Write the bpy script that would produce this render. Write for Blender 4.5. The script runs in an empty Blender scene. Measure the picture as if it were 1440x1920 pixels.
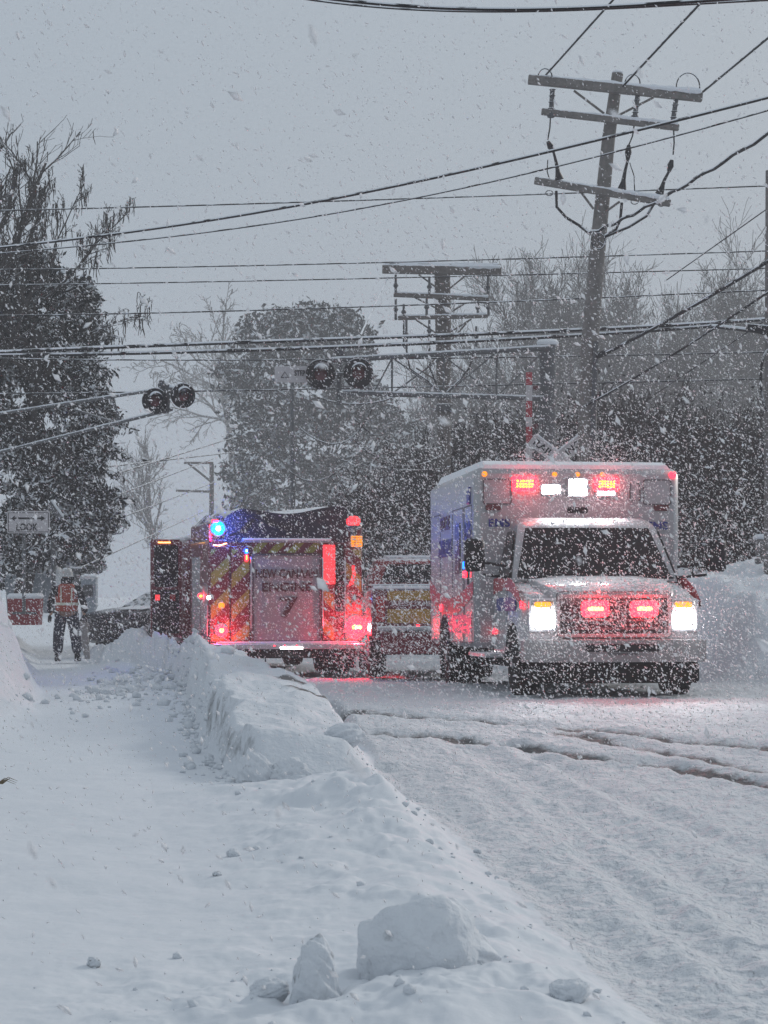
import bpy, math, random
import numpy as np
from mathutils import Vector, Matrix, Euler
R = math.radians
random.seed(7); rng = np.random.default_rng(7)
scene = bpy.context.scene
col = scene.collection
F = 4500.0; HZ = 1100.0; CH = 1.5          # focal length in photo pixels, horizon row, eye height

# ---------------------------------------------------------------- camera, sky, sun, exposure
cam = bpy.data.cameras.new('camera'); camo = bpy.data.objects.new('camera', cam); col.objects.link(camo)
camo.location = (0, 0, CH); camo.rotation_euler = (R(90), 0, 0)
cam.sensor_fit = 'VERTICAL'; cam.sensor_height = 36; cam.lens = F/1920*36
cam.shift_y = (HZ-960)/1920; cam.clip_end = 2000; cam.clip_start = .05
cam.dof.use_dof = True; cam.dof.focus_distance = 31; cam.dof.aperture_fstop = 17
scene.camera = camo

w = bpy.data.worlds.new('World'); scene.world = w; w.use_nodes = True
nt = w.node_tree; nt.nodes.clear()
out = nt.nodes.new('ShaderNodeOutputWorld'); bg = nt.nodes.new('ShaderNodeBackground')
sky = nt.nodes.new('ShaderNodeTexSky'); sky.sky_type = 'NISHITA'; sky.sun_disc = False
sky.sun_elevation = R(27); sky.sun_rotation = R(43.2); sky.air_density = 2; sky.dust_density = 6
tc = nt.nodes.new('ShaderNodeTexCoord'); sx = nt.nodes.new('ShaderNodeSeparateXYZ')
ramp = nt.nodes.new('ShaderNodeValToRGB')
ramp.color_ramp.elements[0].position = 0.0; ramp.color_ramp.elements[0].color = (.69, .82, .985, 1)
ramp.color_ramp.elements[1].position = .9; ramp.color_ramp.elements[1].color = (1.04, 1.17, 1.31, 1)
sc_ = nt.nodes.new('ShaderNodeVectorMath'); sc_.operation = 'SCALE'; sc_.inputs['Scale'].default_value = 4.8
mx = nt.nodes.new('ShaderNodeMix'); mx.data_type = 'RGBA'; mx.inputs['Factor'].default_value = .93
nt.links.new(tc.outputs['Generated'], sx.inputs[0]); nt.links.new(sx.outputs['Z'], ramp.inputs[0])
nt.links.new(ramp.outputs[0], sc_.inputs[0])
nt.links.new(sky.outputs[0], mx.inputs['A']); nt.links.new(sc_.outputs[0], mx.inputs['B'])
nt.links.new(mx.outputs['Result'], bg.inputs[0]); bg.inputs[1].default_value = .1
nt.links.new(bg.outputs[0], out.inputs[0])

sun = bpy.data.lights.new('sun', 'SUN'); suno = bpy.data.objects.new('sun', sun); col.objects.link(suno)
sun.energy = 1.15; sun.angle = R(11); sun.color = (1, .97, .93)
suno.rotation_euler = Vector((-.62, -.66, -.46)).to_track_quat('-Z', 'Y').to_euler()
vs = scene.view_settings; vs.view_transform = 'Standard'; vs.look = 'None'; vs.gamma = 1; vs.use_curve_mapping = False
vs.exposure = 0
cy = scene.cycles
cy.max_bounces = 6; cy.diffuse_bounces = 3; cy.glossy_bounces = 2; cy.transmission_bounces = 2
cy.volume_bounces = 1; cy.transparent_max_bounces = 6; cy.use_denoising = True
cy.sample_clamp_indirect = 4; cy.caustics_reflective = False; cy.caustics_refractive = False
try: cy.denoiser = 'OPENIMAGEDENOISE'
except Exception: pass

# ---------------------------------------------------------------- helpers
def at(px, py, Y):
    return Vector(((px-720)*Y/F, Y, CH-(py-HZ)*Y/F))

def tag(o, label=None, cat=None, group=None, kind=None):
    if label: o['label'] = label
    if cat: o['category'] = cat
    if group: o['group'] = group
    if kind: o['kind'] = kind
    return o

def empty(name, loc, rz=0, rx=0):
    o = bpy.data.objects.new(name, None); col.objects.link(o); o.location = loc
    o.rotation_euler = (rx, 0, rz); o.empty_display_size = .3
    return o

class MB:
    def __init__(s): s.v = []; s.f = []
    def add(s, vs, fs):
        n = len(s.v); s.v += [tuple(v) for v in vs]; s.f += [tuple(i+n for i in f) for f in fs]; return s
    def box(s, c, d, M=None, ch=0.0):
        x, y, z = (q/2 for q in d)
        if ch > 0:
            # chamfered box
            b = min(ch, x*.9, y*.9, z*.9); pts = []
            for sx_ in (-1, 1):
                for sy_ in (-1, 1):
                    for sz_ in (-1, 1):
                        pts += [(sx_*(x-b), sy_*(y-b), sz_*z), (sx_*(x-b), sy_*y, sz_*(z-b)), (sx_*x, sy_*(y-b), sz_*(z-b))]
            I = lambda a, b_, c_, k: (((a > 0)*4+(b_ > 0)*2+(c_ > 0))*3+k)
            fs = []
            for q in (-1, 1):
                fs.append([I(-1, -1, q, 0), I(1, -1, q, 0), I(1, 1, q, 0), I(-1, 1, q, 0)][::q])
                fs.append([I(-1, q, -1, 1), I(1, q, -1, 1), I(1, q, 1, 1), I(-1, q, 1, 1)][::-q])
                fs.append([I(q, -1, -1, 2), I(q, 1, -1, 2), I(q, 1, 1, 2), I(q, -1, 1, 2)][::q])
            for a in (-1, 1):
                for b_ in (-1, 1):
                    e1 = [I(-1, a, b_, 0), I(1, a, b_, 0), I(1, a, b_, 1), I(-1, a, b_, 1)]
                    e2 = [I(a, -1, b_, 0), I(a, 1, b_, 0), I(a, 1, b_, 2), I(a, -1, b_, 2)]
                    e3 = [I(a, b_, -1, 1), I(a, b_, 1, 1), I(a, b_, 1, 2), I(a, b_, -1, 2)]
                    fs.append(e1[::(1 if a*b_ < 0 else -1)]); fs.append(e2[::(1 if a*b_ > 0 else -1)]); fs.append(e3[::(1 if a*b_ > 0 else -1)])
                    for c_ in (-1, 1):
                        t = [I(a, b_, c_, 0), I(a, b_, c_, 1), I(a, b_, c_, 2)]
                        fs.append(t[::(1 if a*b_*c_ < 0 else -1)])
        else:
            pts = [(sx_*x, sy_*y, sz_*z) for sx_ in (-1, 1) for sy_ in (-1, 1) for sz_ in (-1, 1)]
            fs = [(0, 1, 3, 2), (4, 6, 7, 5), (0, 4, 5, 1), (2, 3, 7, 6), (0, 2, 6, 4), (1, 5, 7, 3)]
        if M is not None: pts = [M @ Vector(p) for p in pts]
        return s.add([(p[0]+c[0], p[1]+c[1], p[2]+c[2]) for p in pts], fs)
    def tube(s, pts, r, n=8, caps=True):
        pts = [Vector(p) for p in pts]; rs = r if isinstance(r, (list, tuple)) else [r]*len(pts)
        vs = []; fs = []; prev = None
        for i, p in enumerate(pts):
            d = (pts[min(i+1, len(pts)-1)]-pts[max(i-1, 0)]).normalized()
            if prev is None:
                u = d.cross(Vector((0, 0, 1)) if abs(d.z) < .9 else Vector((1, 0, 0))).normalized()
            else: u = (prev-d*prev.dot(d)).normalized()
            prev = u; v = d.cross(u)
            for k in range(n):
                a = 2*math.pi*k/n
                vs.append(p+(u*math.cos(a)+v*math.sin(a))*rs[i])
        for i in range(len(pts)-1):
            for k in range(n):
                fs.append((i*n+k, i*n+(k+1) % n, (i+1)*n+(k+1) % n, (i+1)*n+k))
        if caps: fs.append(tuple(range(n))[::-1]); fs.append(tuple((len(pts)-1)*n+k for k in range(n)))
        return s.add(vs, fs)
    def cyl(s, p0, p1, r0, r1=None, n=16): return s.tube([p0, p1], [r0, r0 if r1 is None else r1], n)
    def lathe(s, prof, c, axis='z', n=24):
        # prof: (r, h) list
        vs = []; fs = []
        for (r, h) in prof:
            for k in range(n):
                a = 2*math.pi*k/n; q = (r*math.cos(a), r*math.sin(a), h)
                if axis == 'y': q = (q[0], q[2], -q[1])
                if axis == 'x': q = (q[2], q[0], q[1])
                vs.append((q[0]+c[0], q[1]+c[1], q[2]+c[2]))
        for i in range(len(prof)-1):
            for k in range(n): fs.append((i*n+k, i*n+(k+1) % n, (i+1)*n+(k+1) % n, (i+1)*n+k))
        fs.append(tuple(range(n))[::-1]); fs.append(tuple((len(prof)-1)*n+k for k in range(n)))
        return s.add(vs, fs)
    def prism(s, poly, thick, axis='y', off=0.0):
        # poly of (a,b) extruded; axis y: (x,z) polygon ; axis x: (y,z) polygon
        n = len(poly); vs = []
        for t in (off, off+thick):
            for (a, b) in poly:
                vs.append((a, t, b) if axis == 'y' else ((t, a, b) if axis == 'x' else (a, b, t)))
        fs = [tuple(range(n)), tuple(range(n, 2*n))[::-1]]+[(i, i+n, (i+1) % n+n, (i+1) % n) for i in range(n)]
        return s.add(vs, fs)
    def loft(s, loops, caps=True):
        n = len(loops[0]); vs = [p for l in loops for p in l]; fs = []
        for i in range(len(loops)-1):
            for k in range(n): fs.append((i*n+k, i*n+(k+1) % n, (i+1)*n+(k+1) % n, (i+1)*n+k))
        if caps: fs.append(tuple(range(n))[::-1]); fs.append(tuple((len(loops)-1)*n+k for k in range(n)))
        return s.add(vs, fs)
    def panel(s, a, b, c, d, t):
        a, b, c, d = map(Vector, (a, b, c, d)); n = (b-a).cross(d-a).normalized()*t
        q = [a, b, c, d, a+n, b+n, c+n, d+n]
        return s.add(q, [(3, 2, 1, 0), (4, 5, 6, 7), (0, 1, 5, 4), (1, 2, 6, 5), (2, 3, 7, 6), (3, 0, 4, 7)])
    def build(s, name, m, parent=None, smooth=False, fix=True):
        me = bpy.data.meshes.new(name); me.from_pydata(s.v, [], s.f); me.materials.append(m); me.update()
        if fix:
            import bmesh
            b = bmesh.new(); b.from_mesh(me); bmesh.ops.recalc_face_normals(b, faces=b.faces); b.to_mesh(me); b.free()
        if smooth:
            me.polygons.foreach_set('use_smooth', [True]*len(me.polygons))
            try: me.set_sharp_from_angle(angle=R(40))
            except Exception: pass
        o = bpy.data.objects.new(name, me); col.objects.link(o)
        if parent: o.parent = parent
        return o

def np_mesh(name, V, Fq, m, parent=None, smooth=False, attrs=None):
    me = bpy.data.meshes.new(name); k = Fq.shape[1]
    me.vertices.add(len(V)); me.vertices.foreach_set('co', np.ascontiguousarray(V, dtype=np.float32).ravel())
    me.loops.add(Fq.size); me.loops.foreach_set('vertex_index', np.ascontiguousarray(Fq, dtype=np.int32).ravel())
    me.polygons.add(len(Fq)); me.polygons.foreach_set('loop_start', np.arange(0, Fq.size, k, dtype=np.int32))
    if attrs:
        for nme, a in attrs.items():
            at_ = me.attributes.new(nme, 'FLOAT', 'POINT'); at_.data.foreach_set('value', a.astype(np.float32))
    me.update(calc_edges=True)
    if smooth: me.polygons.foreach_set('use_smooth', np.ones(len(Fq), bool))
    me.materials.append(m)
    o = bpy.data.objects.new(name, me); col.objects.link(o)
    if parent: o.parent = parent
    return o

def text(name, s, size, m, parent, loc, rot, width=None, mirror=False, depth=.004):
    c = bpy.data.curves.new(name, 'FONT'); c.body = s; c.size = size; c.align_x = 'CENTER'; c.align_y = 'CENTER'; c.extrude = depth; c.offset = size*.022
    t = bpy.data.objects.new(name+'_tmp', c); col.objects.link(t)
    bpy.context.view_layer.update()
    me = bpy.data.meshes.new_from_object(t.evaluated_get(bpy.context.evaluated_depsgraph_get()))
    bpy.data.objects.remove(t)
    xs = [v.co.x for v in me.vertices]; ww = max(xs)-min(xs); k = (width/ww) if width else 1
    if mirror: k = -k
    for v in me.vertices: v.co.x *= k
    if mirror: me.flip_normals()
    me.materials.clear(); me.materials.append(m)
    o = bpy.data.objects.new(name, me); col.objects.link(o); o.parent = parent; o.location = loc; o.rotation_euler = rot
    return o

def hash2(ix, iy, seed):
    h = (ix*374761393+iy*668265263+seed*1442695041) & 0xffffffff
    h = ((h ^ (h >> 13))*1274126177) & 0xffffffff
    return ((h ^ (h >> 16)) & 0xffff)/65535.0
def vnoise(x, y, seed=0):
    ix = np.floor(x).astype(np.int64); iy = np.floor(y).astype(np.int64); fx = x-ix; fy = y-iy
    fx = fx*fx*(3-2*fx); fy = fy*fy*(3-2*fy)
    a = hash2(ix, iy, seed); b = hash2(ix+1, iy, seed); c = hash2(ix, iy+1, seed); d = hash2(ix+1, iy+1, seed)
    return (a*(1-fx)+b*fx)*(1-fy)+(c*(1-fx)+d*fx)*fy
def fbm(x, y, o=4, seed=0):
    s = 0; a = .5
    for i in range(o): s = s+a*(vnoise(x, y, seed+i*17)-.5); x = x*2.03+11.3; y = y*2.03+5.7; a *= .5
    return s
def sstep(a, b, x):
    t = np.clip((x-a)/(b-a), 0, 1); return t*t*(3-2*t)

# ---------------------------------------------------------------- materials
def mat(name, colr, rough=.5, metal=0, snow=0.0, bump=0.0, bscale=30, var=0.0, vscale=6, emit=None, estr=0, coat=0, alpha=1, sscale=14):
    m = bpy.data.materials.new(name); m.use_nodes = True; n = m.node_tree; b = n.nodes['Principled BSDF']
    if max(colr) < .03: b.inputs['Specular IOR Level'].default_value = .2
    b.inputs['Base Color'].default_value = (*colr, 1); b.inputs['Roughness'].default_value = rough; b.inputs['Metallic'].default_value = metal
    if coat: b.inputs['Coat Weight'].default_value = coat
    if emit is not None:
        b.inputs['Emission Color'].default_value = (*emit, 1); b.inputs['Emission Strength'].default_value = estr
    tcn = n.nodes.new('ShaderNodeTexCoord')
    cur = None
    if var > 0:
        ns = n.nodes.new('ShaderNodeTexNoise'); ns.inputs['Scale'].default_value = vscale; ns.inputs['Detail'].default_value = 6; ns.inputs['Roughness'].default_value = .65
        n.links.new(tcn.outputs['Object'], ns.inputs['Vector'])
        mr = n.nodes.new('ShaderNodeMapRange'); mr.inputs[1].default_value = .3; mr.inputs[2].default_value = .7; mr.inputs[3].default_value = 1-var; mr.inputs[4].default_value = 1+var
        n.links.new(ns.outputs['Fac'], mr.inputs[0])
        vm = n.nodes.new('ShaderNodeVectorMath'); vm.operation = 'SCALE'; vm.inputs[0].default_value = colr
        n.links.new(mr.outputs[0], vm.inputs['Scale']); cur = vm.outputs[0]
    if snow > 0:
        g = n.nodes.new('ShaderNodeNewGeometry'); s = n.nodes.new('ShaderNodeSeparateXYZ'); n.links.new(g.outputs['Normal'], s.inputs[0])
        ns = n.nodes.new('ShaderNodeTexNoise'); ns.inputs['Scale'].default_value = sscale; ns.inputs['Detail'].default_value = 4
        n.links.new(g.outputs['Position'], ns.inputs['Vector'])
        ad = n.nodes.new('ShaderNodeMath'); ad.operation = 'MULTIPLY_ADD'; ad.inputs[1].default_value = 1.3; n.links.new(ns.outputs['Fac'], ad.inputs[0]); n.links.new(s.outputs['Z'], ad.inputs[2])
        mr = n.nodes.new('ShaderNodeMapRange'); lo = 1.75-snow; mr.inputs[1].default_value = lo; mr.inputs[2].default_value = lo+.12
        n.links.new(ad.outputs[0], mr.inputs[0])
        mxn = n.nodes.new('ShaderNodeMix'); mxn.data_type = 'RGBA'; n.links.new(mr.outputs[0], mxn.inputs['Factor'])
        if cur: n.links.new(cur, mxn.inputs['A'])
        else: mxn.inputs['A'].default_value = (*colr, 1)
        mxn.inputs['B'].default_value = (.76, .78, .81, 1); cur = mxn.outputs['Result']
        rr = n.nodes.new('ShaderNodeMapRange'); rr.inputs[3].default_value = rough; rr.inputs[4].default_value = .9; n.links.new(mr.outputs[0], rr.inputs[0]); n.links.new(rr.outputs[0], b.inputs['Roughness'])
        if metal:
            r2 = n.nodes.new('ShaderNodeMapRange'); r2.inputs[3].default_value = metal; r2.inputs[4].default_value = 0; n.links.new(mr.outputs[0], r2.inputs[0]); n.links.new(r2.outputs[0], b.inputs['Metallic'])
    if cur: n.links.new(cur, b.inputs['Base Color'])
    if bump > 0:
        ns = n.nodes.new('ShaderNodeTexNoise'); ns.inputs['Scale'].default_value = bscale; ns.inputs['Detail'].default_value = 5
        n.links.new(tcn.outputs['Object'], ns.inputs['Vector'])
        bm = n.nodes.new('ShaderNodeBump'); bm.inputs['Strength'].default_value = bump; bm.inputs['Distance'].default_value = .02
        n.links.new(ns.outputs['Fac'], bm.inputs['Height']); n.links.new(bm.outputs[0], b.inputs['Normal'])
    return m

def snow_mat(name, base=(.69, .715, .745), dirt_shade_c=(.115, .115, .115), bumps=((3, .5, .08), (22, .5, .02), (90, .35, .006)), stretch=None):
    m = bpy.data.materials.new(name); m.use_nodes = True; n = m.node_tree; b = n.nodes['Principled BSDF']
    b.inputs['Roughness'].default_value = .75; b.inputs['Specular IOR Level'].default_value = .25
    g = n.nodes.new('ShaderNodeTexCoord'); att = n.nodes.new('ShaderNodeAttribute'); att.attribute_name = 'dirt_shade'
    vec = g.outputs['Object']
    if stretch:
        mp = n.nodes.new('ShaderNodeMapping'); mp.inputs['Scale'].default_value = stretch; n.links.new(vec, mp.inputs['Vector']); vec = mp.outputs[0]
    ns = n.nodes.new('ShaderNodeTexNoise'); ns.inputs['Scale'].default_value = 9; ns.inputs['Detail'].default_value = 8; ns.inputs['Roughness'].default_value = .75
    n.links.new(vec, ns.inputs['Vector'])
    ma = n.nodes.new('ShaderNodeMath'); ma.operation = 'MULTIPLY_ADD'; n.links.new(ns.outputs['Fac'], ma.inputs[0]); ma.inputs[1].default_value = 1.6; n.links.new(att.outputs['Fac'], ma.inputs[2])
    mr = n.nodes.new('ShaderNodeMapRange'); mr.inputs[1].default_value = 1.15; mr.inputs[2].default_value = 1.75; n.links.new(ma.outputs[0], mr.inputs[0])
    mxn = n.nodes.new('ShaderNodeMix'); mxn.data_type = 'RGBA'; n.links.new(mr.outputs[0], mxn.inputs['Factor'])
    n2 = n.nodes.new('ShaderNodeTexNoise'); n2.inputs['Scale'].default_value = 1.6; n2.inputs['Detail'].default_value = 5; n.links.new(g.outputs['Object'], n2.inputs['Vector'])
    m2 = n.nodes.new('ShaderNodeMix'); m2.data_type = 'RGBA'; n.links.new(n2.outputs['Fac'], m2.inputs['Factor'])
    m2.inputs['A'].default_value = (*base, 1); m2.inputs['B'].default_value = (base[0]*.93, base[1]*.94, base[2]*.95, 1)
    n.links.new(m2.outputs['Result'], mxn.inputs['A']); mxn.inputs['B'].default_value = (*dirt_shade_c, 1)
    n.links.new(mxn.outputs['Result'], b.inputs['Base Color'])
    prev = None
    for (s, st, d) in bumps:
        t = n.nodes.new('ShaderNodeTexNoise'); t.inputs['Scale'].default_value = s; t.inputs['Detail'].default_value = 3; n.links.new(vec, t.inputs['Vector'])
        bm = n.nodes.new('ShaderNodeBump'); bm.inputs['Strength'].default_value = st; bm.inputs['Distance'].default_value = d; n.links.new(t.outputs['Fac'], bm.inputs['Height'])
        if prev: n.links.new(prev, bm.inputs['Normal'])
        prev = bm.outputs[0]
    n.links.new(prev, b.inputs['Normal'])
    return m

M = {}
M['snow'] = snow_mat('snow_smooth', bumps=((2.5, .5, .05), (14, .35, .012), (70, .3, .003)))
M['snow_road'] = snow_mat('snow_packed', base=(.655, .675, .70), bumps=((7, 1, .06), (24, 1, .03), (90, .7, .008)), stretch=(1, .8, 1))
M['snow_bank'] = snow_mat('snow_piled', base=(.68, .705, .735), bumps=((5, .6, .06), (22, .6, .025), (80, .4, .006)))
M['snowcap'] = mat('fresh_snow', (.77, .79, .82), .8, bump=.5, bscale=25)
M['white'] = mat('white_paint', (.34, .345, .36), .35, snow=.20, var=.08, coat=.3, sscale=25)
M['mottled_white'] = mat('mottled_white_paint', (.22, .22, .225), .5, snow=.20, var=.25, vscale=4, sscale=25)  # darker, mottled white for the bumper and grille surround
M['chrome'] = mat('dull_chrome', (.55, .56, .58), .3, metal=.9, snow=.4, sscale=25)
M['alu'] = mat('brushed_aluminium', (.27, .265, .275), .55, metal=.15, snow=.2, var=.08, sscale=20)
M['red'] = mat('fire_red_paint', (.13, .005, .016), .3, snow=.4, var=.12, coat=.3, sscale=25)
M['yellow'] = mat('reflective_yellow', (.24, .24, .035), .5, snow=.25, var=.15, sscale=25)
M['stripe_red'] = mat('red_stripe_film', (.36, .02, .035), .4, snow=.15, sscale=25)
M['yellow_old'] = mat('ochre_band', (.34, .20, .03), .5, snow=.2, var=.15, sscale=25)
M['blue'] = mat('blue_lettering', (.02, .03, .22), .4)
M['maroon'] = mat('maroon_lettering', (.06, .004, .012), .4)
M['black'] = mat('black_plastic', (.015, .015, .018), .5, snow=.36, sscale=25)
M['blackletter'] = mat('black_lettering', (.012, .012, .014), .5)
M['canvas'] = mat('black_canvas_cover', (.028, .02, .03), .8, snow=.42, bump=.5, bscale=8, sscale=5)
M['rubber'] = mat('tyre_rubber', (.012, .012, .012), .85, snow=.2, var=.2, sscale=12)
M['dark'] = mat('underbody_dark', (.012, .012, .013), .9)
M['glass'] = mat('dark_window_glass', (.007, .007, .009), .3, snow=.08, sscale=22)
M['greyglass'] = mat('frosted_window_glass', (.10, .115, .12), .4, snow=.3, sscale=9)
M['rim'] = mat('steel_rim', (.35, .35, .36), .4, metal=.7)
M['wood'] = mat('weathered_pole_wood', (.165, .152, .142), .85, snow=.36, bump=.8, bscale=14, var=.35, vscale=9, sscale=9)
M['wood_far'] = mat('grey_pole_wood', (.13, .115, .105), .85, snow=.38, bump=.6, bscale=14, var=.3, vscale=9, sscale=7)
M['iron'] = mat('weathered_steel', (.07, .072, .078), .55, snow=.42, sscale=10)
M['galv'] = mat('galvanised_steel', (.11, .115, .12), .55, metal=.3, snow=.3, var=.2, sscale=10)
M['signalblack'] = mat('signal_black', (.014, .014, .016), .55, snow=.5, sscale=9)
M['lens_dark'] = mat('unlit_red_lens', (.09, .012, .018), .25, snow=.25, sscale=12)
M['lens_red'] = mat('red_lens', (.35, .008, .01), .25)
M['wire'] = mat('black_cable', (.014, .014, .016), .6, snow=.88, sscale=3.2)
M['wire_thin'] = mat('thin_line', (.02, .02, .023), .6, snow=.72, sscale=2.5)
M['signwhite'] = mat('white_sign_sheet', (.52, .49, .50), .5, snow=.3, var=.06, sscale=10)
M['bark'] = mat('grey_bark', (.055, .048, .044), .9, snow=.42, sscale=4)
M['twig'] = mat('dark_twigs', (.05, .043, .04), .9, snow=.42, sscale=3)
M['pod'] = mat('dry_seed_pods', (.035, .028, .022), .9)
M['leafdark'] = mat('evergreen_leaf', (.013, .017, .016), .8, snow=.74, sscale=2.2)
M['leafgrey'] = mat('grey_green_leaf', (.020, .025, .025), .8, snow=.72, sscale=1.6)
M['brush'] = mat('dark_brush', (.018, .015, .016), .9, snow=.42, sscale=5)
M['orange'] = mat('orange_vest', (.32, .045, .02), .7, snow=.12, var=.2, sscale=25)
M['reflective'] = mat('silver_reflective_tape', (.6, .6, .5), .4)
M['navy'] = mat('navy_trousers', (.016, .018, .034), .85, snow=.10, bump=.6, bscale=12, sscale=20)
M['jacket'] = mat('black_jacket', (.012, .013, .018), .85, snow=.26, bump=.6, bscale=12, sscale=20)
M['skin'] = mat('skin', (.42, .24, .17), .6)
M['helmet'] = mat('grey_white_helmet', (.42, .42, .41), .5, snow=.35)
M['sedan'] = mat('black_car_paint', (.006, .006, .009), .3, snow=.04, coat=.4, sscale=14)
M['bin_red'] = mat('red_painted_steel', (.22, .012, .018), .5, snow=.3)
M['bluegrey'] = mat('pale_blue_grey_paint', (.36, .41, .46), .6, snow=.4, var=.1)
M['stone'] = mat('grey_stone', (.16, .155, .15), .9, snow=.4, bump=1, bscale=12, var=.25, vscale=8)
M['mortar'] = mat('mortar', (.10, .098, .095), .95)
M['rind'] = mat('brown_grass', (.16, .12, .07), .9)
def E(name, c, s): return mat(name, tuple(min(1, q) for q in c), .4, emit=c, estr=s)
M['e_white'] = E('lit_white_lamp', (.95, 1, 1), 45)
M['e_red_core'] = E('lit_red_lamp_core', (1, .84, .14), 5)
M['e_red'] = E('lit_red_lens', (1, .015, .03), 7)
M['e_led'] = E('lit_yellow_led', (1, .62, .03), 4.5)
M['e_amber'] = E('lit_amber_lamp', (1, .30, .01), 1.2)
M['e_blue'] = E('lit_blue_lens', (.0, .13, 1), 6)
M['e_blue_core'] = E('lit_blue_core', (.25, .95, 1), 24)
M['e_red_glow'] = E('red_glow', (1, .05, .06), 1.1)  # red glow for the beacon and for parts that are no lamps
M['e_warmline'] = E('orange_glow', (1, .45, .1), 6)

def lamp_light(parent, loc, colr, power, radius=.05, spot=None, aim=(0, -1, -.1), blend=.6):
    l = bpy.data.lights.new('lamp_light', 'SPOT' if spot else 'POINT'); l.energy = power; l.color = colr; l.shadow_soft_size = radius
    if spot: l.spot_size = R(spot); l.spot_blend = blend
    o = bpy.data.objects.new('lamp_light', l); col.objects.link(o); o.parent = parent; o.location = loc
    if spot: o.rotation_euler = Vector(aim).to_track_quat('-Z', 'Y').to_euler()
    return o
RED = (1, .03, .05); BLUE = (.02, .12, 1)

# ================================================================ TERRAIN
EY = np.array([0, 8, 11.4, 15.3, 18, 21, 25, 29, 33, 37, 45, 60, 120]); EX = np.array([.9, .73, .46, .14, -.08, -.2, -.6, -1.3, -2.0, -3.05, -4.6, -8.0, -22])
LY = np.array([0, 18.3, 20.4, 25, 35, 45, 60]); LX = np.array([-1.0, -1.12, -1.42, -1.9, -2.9, -5.2, -8])
BY = np.array([0, 18.25, 18.9, 22, 25, 29, 33, 37, 42, 47, 52, 60]); BH = np.array([0, 0, .36, .46, .43, .48, .58, .66, .55, .36, .2, .1])
def road_base(Y): return -.03+.33*sstep(18, 26.5, Y)-.29*sstep(29, 37.5, Y)
def seg_dist(X, Y, P):
    d = np.full(X.shape, 1e9)
    for (a, b) in zip(P[:-1], P[1:]):
        vx, vy = b[0]-a[0], b[1]-a[1]; t = np.clip(((X-a[0])*vx+(Y-a[1])*vy)/(vx*vx+vy*vy), 0, 1)
        d = np.minimum(d, np.hypot(X-a[0]-t*vx, Y-a[1]-t*vy))
    return d
def gpt(px, py):
    Y = 25.0
    for _ in range(30): Y = .5*Y+.5*(CH-float(road_base(np.array(Y))))*F/(py-HZ)
    return ((px-720)*Y/F, Y)
rutA = [gpt(*p) for p in ((520, 1322), (600, 1330), (720, 1338), (850, 1348), (1000, 1360), (1130, 1370), (1250, 1384), (1440, 1402), (1700, 1424))]
rutB = [gpt(*p) for p in ((560, 1364), (680, 1374), (800, 1380), (950, 1394), (1100, 1418), (1250, 1432), (1440, 1470), (1750, 1530))]
rutB2 = [gpt(*p) for p in ((1050, 1375), (1200, 1400), (1330, 1425), (1440, 1448), (1700, 1490))]
trkC = [gpt(*p) for p in ((860, 1390), (980, 1450), (1120, 1545), (1300, 1640), (1500, 1760))]
trkD = [gpt(*p) for p in ((760, 1440), (850, 1560), (960, 1650), (1100, 1780), (1240, 1900), (1400, 2080))]

trkE = [gpt(*p) for p in ((930, 1385), (1060, 1440), (1220, 1520), (1420, 1600), (1600, 1670))]
trkG = [gpt(*p) for p in ((720, 1440), (790, 1560), (870, 1650), (960, 1740), (1080, 1850), (1200, 1960))]
trkH = [gpt(*p) for p in ((1000, 1500), (1110, 1600), (1260, 1730), (1420, 1850))]

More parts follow.
